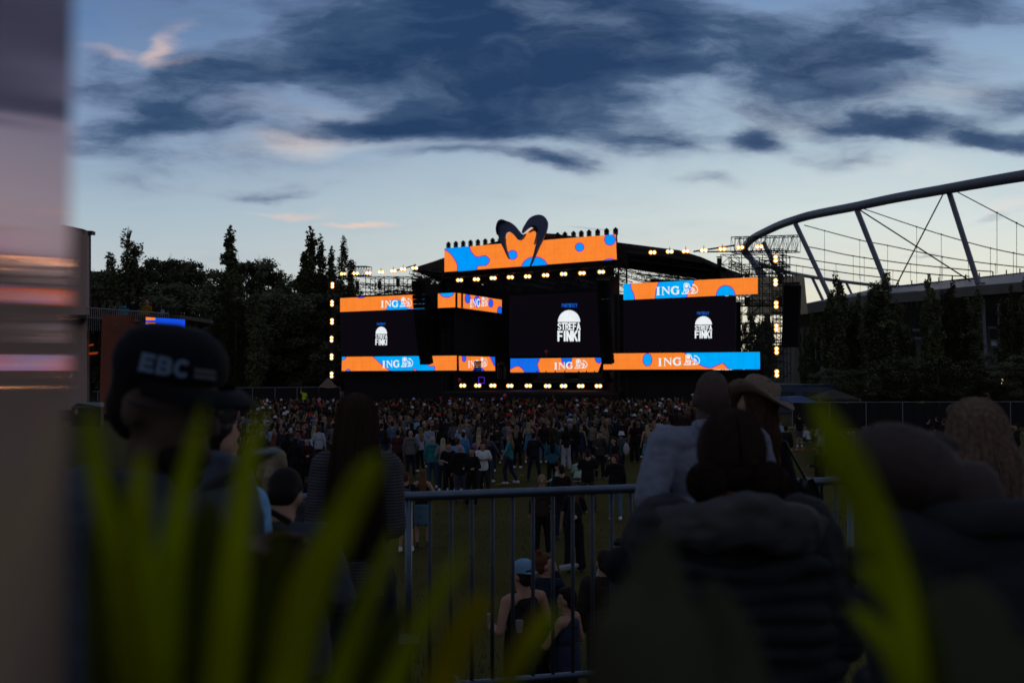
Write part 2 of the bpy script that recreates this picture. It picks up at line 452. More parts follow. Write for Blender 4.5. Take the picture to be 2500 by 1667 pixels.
# condensed block letters, unit box 0..1 x 0..1, y down
def arc(cx, cy, rx, ry, a0, a1, n=8): return [(cx + rx * math.cos(R(a0 + (a1 - a0) * i / n)), cy + ry * math.sin(R(a0 + (a1 - a0) * i / n))) for i in range(n + 1)]
GL = {'I': [[(.5, 0), (.5, 1)]], 'E': [[(.12, 0), (.12, 1)], [(0, .08), (.9, .08)], [(0, .5), (.8, .5)], [(0, .92), (.9, .92)]],
      'F': [[(.12, 0), (.12, 1)], [(0, .08), (.9, .08)], [(0, .5), (.8, .5)]], 'T': [[(.5, 0), (.5, 1)], [(0, .08), (1, .08)]],
      'A': [[(.08, 1), (.5, 0), (.92, 1)], [(.2, .7), (.8, .7)]], 'N': [[(.12, 1), (.12, 0)], [(.12, 0), (.88, 1)], [(.88, 1), (.88, 0)]],
      'K': [[(.12, 0), (.12, 1)], [(.9, 0), (.15, .58)], [(.4, .4), (.92, 1)]], 'P': [[(.12, 0), (.12, 1)], [(.1, .08)] + arc(.5, .3, .38, .22, -90, 90) + [(.1, .52)]],
      'R': [[(.12, 0), (.12, 1)], [(.1, .08)] + arc(.5, .29, .38, .21, -90, 90) + [(.1, .5)], [(.5, .5), (.9, 1)]], 'Z': [[(.05, .08), (.9, .08), (.1, .92), (.95, .92)]],
      'Y': [[(.05, 0), (.5, .5), (.95, 0)], [(.5, .45), (.5, 1)]], 'S': [arc(.5, .28, .38, .2, -20, -180) + arc(.5, .28, .38, .2, 180, 110, 3) + arc(.5, .72, .38, .2, -70, 0, 3) + arc(.5, .72, .38, .2, 0, 160)],
      'B': [[(.12, 0), (.12, 1)], [(.1, .08)] + arc(.5, .29, .34, .21, -90, 90) + [(.1, .5)], [(.1, .5)] + arc(.5, .71, .38, .21, -90, 90) + [(.1, .92)]],
      'C': [arc(.55, .5, .43, .42, -50, -310, 14)]}
def word(txt, x0, y0, x1, y1, gap=.22, w=.24, hw=.12):
    """polygons of a word filling the box"""
    n = len(txt); units = sum(.45 if c == 'I' else 1 for c in txt) + gap * (n - 1); cw = (x1 - x0) / units; x = x0; out = []
    for c in txt:
        wd = cw * (.45 if c == 'I' else 1); h = y1 - y0
        for pl in GL[c]:
            pts = [(x + p[0] * wd, y0 + p[1] * h) for p in pl]
            out += stroke(pts, cw * w)
        x += wd + gap * cw
    return out
def ing(x0, x1, y0, y1):
    """the three letter serif word and the lion, traced in a 1600 x 320 box"""
    sx = (x1 - x0) / 1605.; sy = (y1 - y0) / 320.
    T = lambda p: (x0 + (p[0] - 185) * sx, y0 + (p[1] - 325) * sy); P_ = []
    P_ += [[(220, 335), (300, 335), (300, 635), (220, 635)], [(185, 325), (330, 325), (330, 345), (185, 345)], [(185, 622), (330, 622), (330, 642), (185, 642)]]
    P_ += [[(385, 318), (480, 318), (690, 560), (690, 628), (460, 385)], [(425, 345), (455, 345), (455, 625), (425, 625)], [(390, 615), (495, 615), (495, 633), (390, 633)],
           [(655, 325), (690, 325), (690, 625), (655, 590)], [(625, 312), (720, 312), (720, 332), (625, 332)]]
    g = arc(920, 455, 130, 140, -35, -330, 18); wg = [34] + [40 + 45 * abs(math.cos(R(-35 - 295 * i / 18))) for i in range(1, 19)]
    P_ += stroke(g, wg) + [[(990, 445), (1060, 445), (1060, 590), (990, 600)], [(955, 440), (1085, 440), (1085, 458), (955, 458)], [(1030, 300), (1048, 300), (1048, 395), (1030, 380)]]
    lw = 24
    L_ = [circ(1350, 285, 70, 75, 14), ]
    P_ += L_
    for pl, w_ in (([(1265, 200), (1250, 290), (1260, 370), (1262, 470), (1225, 540), (1170, 580)], 30), ([(1265, 200), (1350, 182), (1430, 200), (1470, 300), (1490, 360)], 34),
                   ([(1275, 400), (1350, 420), (1440, 395)], lw), ([(1275, 440), (1350, 460), (1430, 440)], lw), ([(1290, 480), (1340, 500)], lw), ([(1170, 580), (1300, 585)], 34), ([(1330, 480), (1310, 540), (1300, 585)], lw),
                   ([(1440, 440), (1430, 500), (1350, 560)], 40), ([(1330, 580), (1460, 578)], 34), ([(1490, 360), (1580, 345), (1640, 400), (1680, 480), (1675, 530)], 26), ([(1510, 420), (1550, 400)], lw), ([(1515, 450), (1560, 440)], lw),
                   ([(1590, 370), (1610, 450), (1590, 530), (1530, 560)], 44), ([(1520, 575), (1610, 570)], 34), ([(1575, 235), (1640, 240), (1700, 280), (1760, 350), (1780, 430), (1750, 520), (1690, 565), (1620, 570)], 30), ([(1580, 235), (1650, 250)], 50)):
        P_ += stroke(pl, w_)
    return [[T(p) for p in q] for q in P_]
def screen(name, quad, Y0, Y1, base, layers, label, group='led banners of the stage', frame=.12, cat='led screen'):
    """quad tl,tr,br,bl in photo pixels on a vertical plane; layers = [(polygons, material)]"""
    f, nn = vplane(quad[0][0], Y0, quad[1][0], Y1)
    c = f(sum(q[0] for q in quad) / 4, quad[3][1]); root = empty(name, (c.x, c.y, min(f(*quad[2]).z, f(*quad[3]).z)), label, cat, group)
    mats = [base]; mb = MB(); mb.flat([f(*q) for q in quad]); off = 0
    for polys, m in layers:
        if m not in mats: mats.append(m)
        mb.cur = mats.index(m); off -= .02
        for pl in polys:
            c_ = clip(pl, quad)
            if len(c_) >= 3: mb.flat([f(p[0], p[1], off) for p in c_])
    mb.build('display', mats, root)
    fb = MB(); pts = [f(*q) + nn * .03 for q in quad]; fb.prism(pts, nn * .35); fb.build('cabinet', M_dark, root)
    return root
def blob(polys, core=E_cy, d=1.1):
    o = [sm2(p) if len(p) < 24 else p for p in polys]
    return [(o, E_mg), ([inset(p, d) for p in o], E_bl), ([inset(p, d * 2.1) for p in o], core)]
scr = [
 ('led_banner', [(1085, 606.5), (1503, 572), (1506, 634), (1085, 665)], None, blob([r1((970, 365), (1055, 330), (1170, 335), (1195, 385), (1240, 430), (1310, 420), (1350, 460), (1320, 505), (1250, 515), (1230, 570), (1090, 575), (1075, 500), (1050, 450), (1010, 400)), C2(175, 417, 41), C2(360, 530, 115, 100), C2(733, 353, 38), C2(985, 290, 48, 50), C2(985, 480, 65, 33)], E_b2), 'tall orange led banner with blue bubbles across the stage roof, under the heart'),
 ('led_banner', [(830.5, 728), (1036, 718), (1037, 753), (830.5, 761.5)], None, blob([C1(277, 766, 33, 12), r1((505, 900), (508, 820), (545, 783), (600, 792), (650, 840), (705, 872), (745, 820), (757, 720), (830, 720), (830, 900))]) + [(ing(930, 1005.4, 734.2, 751.5), E_wh)], 'upper led banner of the far left wing with white letters and lion'),
 ('led_banner', [(1069, 716.5), (1111.5, 714.5), (1111.5, 750), (1069, 752)], (94.5, 93.5), blob([C1(990, 728, 63, 44)]), 'short orange led banner right of the hanging loudspeakers, upper left'),
 ('led_banner', [(1112.5, 714.5), (1225, 732), (1225, 765), (1112.5, 750)], (93.6, 103), blob([C1(1165, 780, 26, 42), C1(1243, 805, 30, 47), C1(1357, 818, 22, 38), C1(1432, 882, 24, 40)], E_sk) + [(ing(1147.7, 1191.7, 731, 751), E_wh)], 'upper led banner turned inward beside the central screen, sloping down right'),
 ('led_banner', [(835, 871), (1115, 868), (1115, 904), (834, 905.5)], None, blob([C1(115, 1260, 42, 34), C1(170, 1388, 22, 25), r1((395, 1235), (415, 1300), (470, 1345), (540, 1390), (690, 1395), (725, 1365), (760, 1395), (875, 1395), (890, 1340), (840, 1335), (835, 1235))]) + [(ing(933.5, 1008.3, 880.6, 898.2), E_wh)], 'lower led banner of the left wing, mostly azure with white letters'),
 ('led_banner', [(1120, 869), (1208, 871), (1209, 905), (1121, 904.5)], (94.5, 99), blob([C1(1135, 1272, 20, 36), r1((1345, 1235), (1360, 1290), (1395, 1345), (1420, 1235)), C1(1255, 1390, 55, 38)], E_sk) + [(ing(1143, 1189.7, 880.6, 898), E_wh)], 'smallest lower led banner with letters, left of the central screen'),
 ('led_banner', [(1246, 875), (1473, 873), (1460, 908), (1246, 909)], (101, 99), blob([r2((120, 1255), (388, 1255), (385, 1330), (400, 1420), (290, 1405), (250, 1362), (210, 1345), (120, 1375)), C2(625, 1270, 47, 70), C2(895, 1270, 38, 50)], E_sk) + [(ing(1353, 1434, 885, 902), E_wh)], 'lower led banner under the central screen behind the band risers'),
 ('led_banner', [(1468, 695), (1484.5, 695), (1485, 734), (1469, 734)], (92, 92), blob([C2(985, 805, 55, 60)]), 'narrow upright orange led strip left of the right loudspeaker column'),
 ('led_banner', [(1521.5, 693), (1850, 676.5), (1850, 717.5), (1522, 732.5)], None, blob([r2((1060, 620), (1150, 640), (1165, 700), (1187, 745), (1183, 820), (1060, 820)), r3((15, 800), (0, 735), (15, 670), (65, 600), (310, 600), (304, 680), (275, 735), (225, 800)), C3(585, 765, 84, 98), C3(862, 748, 12, 12)]) + [(ing(1602, 1704, 700.7, 721), E_wh)], 'upper led banner of the right wing with large letters and a blue half disc'),
 ('led_banner', [(1473, 863), (1855, 859), (1856, 901), (1473, 902)], None, blob([C2(1297, 1288, 40, 55), r3((265, 1195), (290, 1270), (330, 1310), (400, 1347), (460, 1358), (520, 1335), (560, 1322), (600, 1360), (630, 1395), (835, 1395), (880, 1335), (900, 1195))]) + [(ing(1606.5, 1708.6, 874, 894), E_wh)], 'lower led banner of the right wing, orange left half and azure right half')]
for nm, q, YY, lay, lab in scr:
    y0, y1 = YY or (Yl(q[0][0]), Yl(q[1][0])); screen(nm, q, y0, y1, E_or, lay, lab)
def logo(x0, x1, yt, yd, y1t, y1b, y2t, y2b, px0, px1, py0, py1):
    cx = (x0 + x1) / 2
    dome = [(cx + (x1 - x0) / 2 * math.cos(a * PI / 20), yd - (yd - yt) * math.sin(a * PI / 20)) for a in range(21)]
    return [([dome] + word('STREFA', x0, y1t, x1, y1b, w=.36, gap=.16) + word('FINKI', x0, y2t, x1, y2b, w=.38, gap=.16), E_wh), (word('PARTNERZY', px0, py0, px1, py1), E_sk)]
screen('video_screen', [(830, 762), (1036, 754), (1036, 868), (833, 870)], Yl(830) + .3, Yl(1036) + .3, E_dk, logo(917, 945, 797.5, 815, 816.5, 826, 828, 842, 920, 941, 788, 793.5), 'black video screen of the left wing with a small white dome logo', 'black video screens')
screen('video_screen', [(1243, 722), (1470, 712), (1470, 868), (1243, 870)], 104, 101, E_dk, logo(1362, 1416.5, 757, 786, 788, 805, 808, 832, 1372, 1409, 741, 750), 'largest black video screen in the middle of the stage with white dome logo', 'black video screens')
screen('video_screen', [(1522, 735), (1795, 722), (1795, 859), (1522, 862)], Yl(1522) + .3, Yl(1795) + .3, E_dk, logo(1697, 1738, 772, 792.5, 794.5, 806, 808, 825, 1702, 1731, 761, 768), 'black video screen of the right wing with white dome logo', 'black video screens')

# ---- the stage house: deck, walls, roof
ctr = sp3(1290, 905, 6); stage = empty('concert_stage', (ctr.x, ctr.y, 0), 'huge black open air concert stage with arched canopy behind the crowd', 'stage')
def zat(px, py): return SP(px, py).z
def spz(px, z, off=0.):
    p = SP(px, 905) + SN * off; return Vector((p.x, p.y, z))
def wall(mb, pxa, pxb, z0, z1, offa, offb=None, th=.15):
    offb = offa if offb is None else offb
    a, b_ = spz(pxa, z0, offa), spz(pxb, z0, offb); d = (b_ - a).normalized(); nn = Vector((-d.y, d.x, 0)) * th
    mb.prism([a, b_, Vector((b_.x, b_.y, z1)), Vector((a.x, a.y, z1))], nn)
def pwall(mb, pa, Ya, pb, Yb, z0, z1, th=.15):
    a, b_ = P(pa, 905, Ya), P(pb, 905, Yb); a.z = b_.z = z0; d = (b_ - a).normalized()
    mb.prism([a, b_, Vector((b_.x, b_.y, z1)), Vector((a.x, a.y, z1))], Vector((-d.y, d.x, 0)) * th)
mb = MB(); a, b_ = spz(1085, 0, .0), spz(1510, 0, .0)
mb.prism([a + Vector((0, 0, 2.0)), b_ + Vector((0, 0, 2.0)), b_ + SN * 15 + Vector((0, 0, 2.0)), a + SN * 15 + Vector((0, 0, 2.0))], (0, 0, .2)); mb.build('deck', M_dark, stage)
mb = MB(); wall(mb, 1080, 1512, 0, 1.98, -.1); mb.build('skirt', M_cloth_black, stage)
mb = MB(); pwall(mb, 1180, 107.5, 1500, 104.4, 0, 15.6); mb.build('back_wall', M_cloth_black, stage)
mb = MB(); pwall(mb, 1111, 94.6, 1236, 106.5, 0, 12.8); mb.build('side_wall', M_cloth_black, stage)
mb = MB(); pwall(mb, 1513, 88.2, 1478, 104.5, 0, 12.8); mb.build('side_wall', M_cloth_black, stage)
mb = MB(); wall(mb, 1038, 1118, zat(1070, 752), zat(1070, 690), .8); wall(mb, 1000, 1092, 0, zat(1070, 690), 2.0); wall(mb, 1020, 1085, 0, zat(1070, 906), .6)
mb.build('drape', M_cloth_black, stage)
# canopy, an arched skin that runs 20 m back
top = [(987, 651), (1040, 634), (1085, 618), (1140, 600), (1190, 586), (1240, 573), (1290, 563), (1340, 566), (1390, 573), (1450, 581), (1510, 589), (1580, 598), (1645, 606), (1700, 623), (1745, 643)]
M_can = mat('canopy_skin', (.028, .022, .024), .7, bump=.2, vscale=1)
mb = MB(); fr = [sp3(x, y, 1.5) for x, y in top]; n = len(fr); vs = []
for k in range(7):
    for i, p in enumerate(fr): vs.append(p + SN * 8 * k / 6 + Vector((0, 0, -.25 * abs(math.sin(k * PI / 1.0)) - .004 * (k * 3.3) ** 2)))
fs = [(k * n + i, k * n + i + 1, (k + 1) * n + i + 1, (k + 1) * n + i) for k in range(6) for i in range(n - 1)]
mb.add(vs, fs); mb.add([v_ - Vector((0, 0, .35)) for v_ in vs], fs)
for i in range(n - 1): mb.add([fr[i], fr[i + 1], fr[i + 1] - Vector((0, 0, .35)), fr[i] - Vector((0, 0, .35))], [(0, 1, 2, 3)])
mb.build('canopy', M_can, stage)
# valance: black gable cloth under the front edge, left and right of the banner
mb = MB()
mb.prism([sp3(x, y, 1.3) for x, y in ((990, 653), (1040, 637), (1090, 620), (1090, 668), (1040, 661))], SN * .1)
mb.build('valance', M_can, stage); mb = MB()
mb.prism([sp3(x, y, 1.6) for x, y in ((1500, 590), (1580, 600), (1645, 608), (1700, 625), (1743, 645), (1680, 634), (1600, 620), (1500, 612))], SN * .1)
mb.build('valance', M_can, stage); mb = MB()
mb.prism([sp3(x, y, 4) for x, y in ((1707, 632), (1745, 645), (1733, 688), (1700, 690))], SN * 6)
mb.build('side_cloth', M_can, stage); mb = MB()
mb.prism([sp3(x, y, 9) for x, y in ((1505, 660), (1700, 668), (1700, 730), (1505, 730))], SN * .2)
mb.build('valance', M_can, stage)
def rt(pxa, pya, pxb, pyb, offa, offb, w=.7, h=.7, bays=14, r=.035):
    mb = MB(); mb.truss(sp3(pxa, pya, offa), sp3(pxb, pyb, offb), w, h, bays, r); mb.build('roof_truss', M_truss, stage)
rt(1085, 672, 1506, 642, .3, .3, .6, .55, 30); rt(1100, 682, 1500, 655, 2.2, 2.2, .6, .6, 28); rt(1000, 665, 1110, 690, 1.5, 1.5, .6, .6, 8)
for k, (a_, b2) in enumerate((((1506, 620), (1735, 650)), ((1506, 634), (1740, 664)), ((1506, 648), (1735, 672)), ((1506, 662), (1730, 684)))):
    rt(a_[0], a_[1], b2[0], b2[1], 2 + k * 1.6, 2 + k * 1.6, .8, .55, 18, .04)
for x0, y0 in ((1530, 612), (1565, 617), (1600, 620), (1635, 628), (1670, 634), (1705, 644)): rt(x0, y0, x0 + 8, y0 + 46, 1.7, 14, .6, .6, 12, .04)
for x0 in (1125, 1210, 1300, 1390, 1470): rt(x0, 676 - (x0 - 1085) * .07, x0 + 14, 688 - (x0 - 1085) * .07, 1, 14, .6, .6, 10)
for x0, y0 in ((1012, 652), (1045, 645), (1075, 638)): rt(x0, y0 + 2, x0 + 12, 690, 1.2, 4, .5, .5, 6)
mb = MB()
for px in (1078, 1512):
    a = spz(px, 0, .9); mb.truss(a, Vector((a.x, a.y, zat(px, 660 if px < 1200 else 620))), .7, .7, 22, .04, up=(0, 1, 0)); mb.build('mast', M_truss, stage); mb = MB()

# heart emblem on the roof banner, traced in 12ths of the 150 x 140 px close-up
hf = lambda pts: [(x / 11.2 + 1220, y / 11.2 + 520) for x, y in pts]
outer = [(385, 1290), (330, 1210), (240, 1010), (160, 850), (90, 660), (45, 520), (38, 400), (60, 300), (110, 235), (190, 213), (270, 240), (400, 290), (500, 360), (570, 430), (650, 530), (700, 590), (765, 628), (830, 605), (795, 660), (740, 740), (680, 778), (620, 755), (560, 680), (470, 590), (385, 552), (310, 580), (275, 670), (278, 800), (300, 980), (345, 1150)]
right = [(975, 1500), (1060, 1250), (1120, 1020), (1170, 800), (1195, 600), (1185, 470), (1120, 400), (1040, 410), (930, 470), (850, 540), (770, 595), (790, 480), (850, 370), (950, 220), (1060, 140), (1200, 100), (1320, 120), (1410, 210), (1455, 330), (1430, 520), (1350, 730), (1240, 950), (1130, 1200), (1040, 1400)]
inner = [(1050, 875), (1100, 680), (1110, 580), (1060, 525), (980, 535), (905, 570), (930, 530), (1030, 465), (1100, 460), (1145, 520), (1140, 600), (1110, 750), (1065, 870)]
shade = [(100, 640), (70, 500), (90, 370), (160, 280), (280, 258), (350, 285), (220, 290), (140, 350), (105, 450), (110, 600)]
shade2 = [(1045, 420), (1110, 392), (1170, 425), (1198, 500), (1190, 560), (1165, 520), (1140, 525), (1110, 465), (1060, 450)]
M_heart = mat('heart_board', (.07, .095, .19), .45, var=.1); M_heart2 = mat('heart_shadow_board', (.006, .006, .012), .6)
hs = empty('heart_sign', sp3(1287, 664, -.9), 'large dark navy heart emblem standing on the roof banner', 'sign')
fill_ = [(262, 900), (262, 670), (300, 575), (385, 545), (470, 583), (560, 672), (620, 748), (680, 772), (740, 732), (790, 655), (815, 612), (765, 592), (850, 535), (930, 465), (1040, 400), (1125, 392), (1190, 465), (1205, 600), (1160, 850)]
mb = MB(); mb.prism([sp3(p[0], p[1], -.62) for p in hf(fill_)], SN * .12); mb.build('lit_panel', E_or, hs)
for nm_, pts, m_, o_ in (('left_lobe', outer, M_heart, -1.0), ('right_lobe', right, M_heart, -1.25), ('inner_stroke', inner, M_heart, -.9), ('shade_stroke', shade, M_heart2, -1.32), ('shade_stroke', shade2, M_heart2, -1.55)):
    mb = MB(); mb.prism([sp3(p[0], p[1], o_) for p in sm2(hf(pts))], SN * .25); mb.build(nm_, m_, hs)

# ---- lamps
E_lamp = mat('lamp_lens', (1, .8, .5), .3, emit=(1, .62, .24), estr=16.)
E_halo = mat('lamp_halo_reflector', (.6, .4, .2), .3, emit=(1, .36, .035), estr=1.15)  # amber emission on the ring around each lens imitates the lamp's halo
def lamp_proto(vert):
    r_ = empty('stage_lamp', (0, 0, 0), 'lamp', 'lamp')
    d = Vector((0, 0, 1)) if vert else Vector((1, 0, 0)); mb = MB()
    mb.box((0, .12, 0), (.30, .22, .56) if vert else (.56, .22, .30)); mb.tube([(0, .12, .15), (0, .12, .42)], .03, 5); mb.build('housing', M_dark, r_)
    for s_ in (-1, 1):
        Mx = Matrix.Rotation(PI / 2, 3, 'X'); c = d * .15 * s_
        mb = MB(); mb.lathe(c + Vector((0, -.01, 0)), [(.19, 0), (.185, .03), (.12, .035)], 14, Mx, True); rf = mb.build('halo_reflector', E_halo, r_)
        mb = MB(); mb.ball(c + Vector((0, -.05, 0)), (.092, .03, .092), 10, 6); mb.build('lens', E_lamp, r_)
    return r_
pv, ph = lamp_proto(True), lamp_proto(False)
def lampset(lst, vert, off, what, group):
    n = len(lst); names = ['first', 'second', 'third', 'fourth', 'fifth', 'sixth', 'seventh', 'eighth', 'last']
    for i, (x, y) in enumerate(lst):
        src = pv if vert else ph
        o = copy_tree(src); p = sp3(x, y, off); o.location = p
        o.rotation_euler = (0, 0, math.atan2(p.y, p.x) - PI / 2)
        o['label'] = 'lit twin lamp, ' + (names[i] if i < n - 1 else 'last') + ' ' + what; o['group'] = group
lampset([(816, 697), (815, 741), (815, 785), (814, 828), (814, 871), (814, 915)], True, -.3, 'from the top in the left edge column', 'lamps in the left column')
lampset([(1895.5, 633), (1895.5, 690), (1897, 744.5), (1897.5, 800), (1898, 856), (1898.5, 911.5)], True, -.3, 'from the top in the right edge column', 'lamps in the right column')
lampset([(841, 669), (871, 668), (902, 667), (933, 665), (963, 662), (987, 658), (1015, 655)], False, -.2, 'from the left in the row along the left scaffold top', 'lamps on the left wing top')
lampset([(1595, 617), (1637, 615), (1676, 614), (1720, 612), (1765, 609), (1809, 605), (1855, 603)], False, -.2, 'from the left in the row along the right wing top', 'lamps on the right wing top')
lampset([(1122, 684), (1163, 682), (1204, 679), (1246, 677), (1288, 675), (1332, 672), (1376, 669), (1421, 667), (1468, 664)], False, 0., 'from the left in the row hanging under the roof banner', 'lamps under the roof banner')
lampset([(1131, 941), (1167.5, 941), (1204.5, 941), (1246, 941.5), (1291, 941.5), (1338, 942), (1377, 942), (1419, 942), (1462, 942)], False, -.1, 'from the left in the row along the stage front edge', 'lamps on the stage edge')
for q_ in (pv, ph):
    for c_ in list(q_.children): bpy.data.objects.remove(c_)
    bpy.data.objects.remove(q_)
# moving-head spotlights on top of the roof banner
pm = empty('moving_head_light', (0, 0, 0)); mb = MB(); mb.box((0, 0, .08), (.40, .3, .16)); mb.build('base', M_dark, pm)
mb = MB(); mb.box((-.19, 0, .32), (.05, .2, .4)); mb.box((.19, 0, .32), (.05, .2, .4)); mb.build('yoke', M_dark, pm)
mb = MB(); mb.lathe((0, 0, .16), [(.13, 0), (.155, .1), (.155, .34), (.11, .45), (.04, .49)], 12); mb.build('head', M_black, pm)
mh = [1091, 1109, 1127, 1145, 1163, 1181, 1199, 1217, 1358, 1376, 1397, 1416, 1435, 1456, 1478, 1500]
for i, x in enumerate(mh):
    o = pm if i == 0 else copy_tree(pm); p = sp3(x, 606.5 - (x - 1085) * .0825, .3); o.location = p
    nth = ['first', 'second', 'third', 'fourth', 'fifth', 'sixth', 'seventh', 'eighth'][i % 8]
    tag(o, 'moving spotlight on the roof banner, %s from the left on the heart\'s %s side' % (nth, 'left' if i < 8 else 'right'), 'spotlight', 'spotlights on the roof banner')
# tiny spotlights hanging inside the roof
# ---- hanging loudspeaker columns
def line_array(pxt, pyt, pxb, pyb, wpx, nbox, off, label, curve=.0, frame_h=.5):
    a = sp3(pxt, pyt, off); c = sp3(pxb, pyb, off); wd = wpx * a.y / F
    root = empty('loudspeaker_column', (c.x, c.y, c.z), label, 'loudspeakers', 'hanging loudspeaker columns')
    for k in range(nbox):
        t = (k + .5) / nbox; p = a.lerp(c, t); h = (a.z - c.z) / nbox
        p = p + SN * (curve * (t ** 2)); mb = MB(); tilt = Matrix.Rotation(.25 * curve * t, 3, SU)
        M_ = Matrix((SU, SN, Vector((0, 0, 1)))).transposed()
        mb.box(p, (wd, .75, h * .93), M=tilt @ M_)
        mb.box(p - SN * .385, (wd * .12, .04, h * .8), M=tilt @ M_)
        mb.build('speaker_box', M_spk, root)
    mb = MB(); t_ = a + Vector((0, 0, .15)); mb.box(t_, (wd, .9, .14), M=Matrix((SU, SN, Vector((0, 0, 1)))).transposed()); mb.tube([t_, t_ + Vector((0, 0, frame_h))], .05, 5); mb.tube([t_ + SU * .3, t_ + SU * .3 + Vector((0, 0, frame_h * 2.2))], .015, 4)
    mb.build('flying_frame', M_dark, root)
    return root
M_spk = mat('speaker_grille', (.008, .008, .009), .95, spec=.05, var=.2, vscale=20)
line_array(1051, 690, 1061, 889, 27, 18, -2.2, 'slim black loudspeaker column hanging in front of the left banners', .8)
line_array(1496, 690, 1499, 888, 26, 18, -2.2, 'slim black loudspeaker column hanging between centre and right banners', .8)
line_array(1076, 690, 1078, 800, 8, 12, .3, 'narrow column of small loudspeakers right beside the left loudspeaker column', .2)
line_array(1941.5, 699, 1938, 847, 38, 14, -1., 'widest black loudspeaker column hanging alone against the sky at far right', -.6, .7)
# floor stacks
def stack(px, pyb, pyt, wpx, off, nb, label):
    p = sp3(px, pyb, off); h = (pyb - pyt) * p.y / F / nb; w = wpx * p.y / F; root = empty('floor_speaker_stack', p, label, 'loudspeakers', 'floor loudspeakers')
    for k in range(nb): mb = MB(); mb.box(p + Vector((0, 0, h * (k + .5))), (w, .6, h * .82), M=Matrix((SU, SN, Vector((0, 0, 1)))).transposed()); mb.build('speaker_box', M_spk, root)
stack(1141, 905, 881, 12, 2, 5, 'small stack of black speakers in front of the smallest banner'); stack(1466, 908, 877, 12, 2, 6, 'small stack of black speakers at the right end of the central banner')
# performers kit: risers, stands, balloons
mb = MB(); p = sp3(1199, 925, 2); mb.tube([p, sp3(1199, 890, 2)], .05, 6); mb.lathe(sp3(1199, 890, 2), [(.0, -.3), (.32, -.1), (.35, .1), (.0, .35)], 14); mb.tube([sp3(1192, 926, 2), sp3(1192, 893, 2)], .12, 8); mb.tube([sp3(1208, 926, 2), sp3(1208, 895, 2)], .12, 8)
thing(mb, 'studio_fan', M_dark, 'dark round fan on a stand on the stage left side', 'fan')
for px, pyb, pyt, w in ((1300, 929, 912, 70), (1400, 929, 912, 60), (1345, 935, 926, 180)):
    mb = MB(); a, b_ = sp3(px - w / 2, pyb, 4), sp3(px + w / 2, pyb, 4); h = (pyb - pyt) * a.y / F
    mb.prism([a, b_, b_ + SN * 2, a + SN * 2], (0, 0, h))
    for t in (0, .33, .66, 1): mb.box(a.lerp(b_, t) + Vector((0, 0, h + .1)), (.1, .1, .25))
    thing(mb, 'stage_riser', M_dark, {1300: 'left black riser on the stage deck below the central banner', 1400: 'right black riser on the stage deck below the central banner', 1345: 'long low black riser near the stage front'}[px], 'riser', 'stage risers')
M_balloon = mat('balloon_skin', (.55, .05, .07), .35); 
for px, py, o_, lb in ((1316.5, 858, 1.5, 'red balloon floating before the central video screen'), (1148, 927, -2, 'pinkish balloon beside the lamps at the stage left edge'), (1332, 961, -8, 'red balloon bobbing over the crowd below the stage lamps')):
    mb = MB(); p = sp3(px, py, o_); mb.ball(p, (.15, .15, .18), 12, 8); mb.tube([p - Vector((0, 0, .17)), p - Vector((0, 0, .24)), p - Vector((.05, 0, .8))], [.02, .01, .006], 4); thing(mb, 'balloon', M_balloon, lb, 'balloon', 'red balloons')
mb = MB(); p = sp3(1163, 935, 1)
for a_, b2 in (((1156, 921), (1170, 921)), ((1156, 921), (1156, 936)), ((1170, 921), (1170, 936)), ((1156, 936), (1170, 936))): mb.tube([sp3(*a_, 1), sp3(*b2, 1)], .03, 4)
thing(mb, 'light_frame', mat('violet_tube', (.1, .02, .3), .5, emit=(.12, .02, .6), estr=.7), 'square frame of violet light tubes at the stage left front', 'light frame')

# ---- wings: scaffolds, scrims
def wing(name, label, pxa, pxb, solid, scaff, hi):
    p = spz((pxa + pxb) / 2, 0, 2); root = empty(name, p, label, 'scaffold', 'stage wings')
    mb = MB()
    for (x0, x1, y0, y1, o_) in solid: wall(mb, x0, x1, max(0, zat(x0, y1)) if y1 < 950 else 0, zat((x0 + x1) / 2, y0), o_)
    mb.build('scrim', M_cloth_black, root)
    for (x0, x1, y0, y1, offs, dx_, dz_) in scaff:
        mb = MB(); nx = max(1, round((x1 - x0) / dx_)); nz = max(1, round((y1 - y0) / dz_)); rr = random.Random(x0)
        for o_ in offs:
            for i in range(nx + 1):
                px = x0 + (x1 - x0) * i / nx; a, c = sp3(px, y1, o_), sp3(px, y0, o_); c = Vector((a.x, a.y, c.z)); mb.tube([a, c], .035, 4, False)
            for j in range(nz + 1):
                py = y0 + (y1 - y0) * j / nz; mb.tube([sp3(x0, py, o_), sp3(x1, py, o_)], .032, 4, False)
            for i in range(nx):
                for j in range(nz):
                    if rr.random() < .6:
                        pa, pb = x0 + (x1 - x0) * i / nx, x0 + (x1 - x0) * (i + 1) / nx; qa, qb = y0 + (y1 - y0) * j / nz, y0 + (y1 - y0) * (j + 1) / nz
                        if rr.random() < .5: qa, qb = qb, qa
                        mb.tube([sp3(pa, qa, o_), sp3(pb, qb, o_)], .028, 4, False)
        for j in range(nz + 1):
            for i in range(nx + 1):
                px = x0 + (x1 - x0) * i / nx; py = y0 + (y1 - y0) * j / nz; mb.tube([sp3(px, py, offs[0]), sp3(px, py, offs[0]) + SN * (offs[-1] - offs[0])], .03, 4, False)
        mb.build('scaffold_tower', M_truss, root)
    for (ax, ay, bx, by, o_, w_, nb) in hi:
        mb = MB(); mb.truss(sp3(ax, ay, o_), sp3(bx, by, o_), w_, w_, nb, .035); mb.build('truss', M_truss, root)
    return root
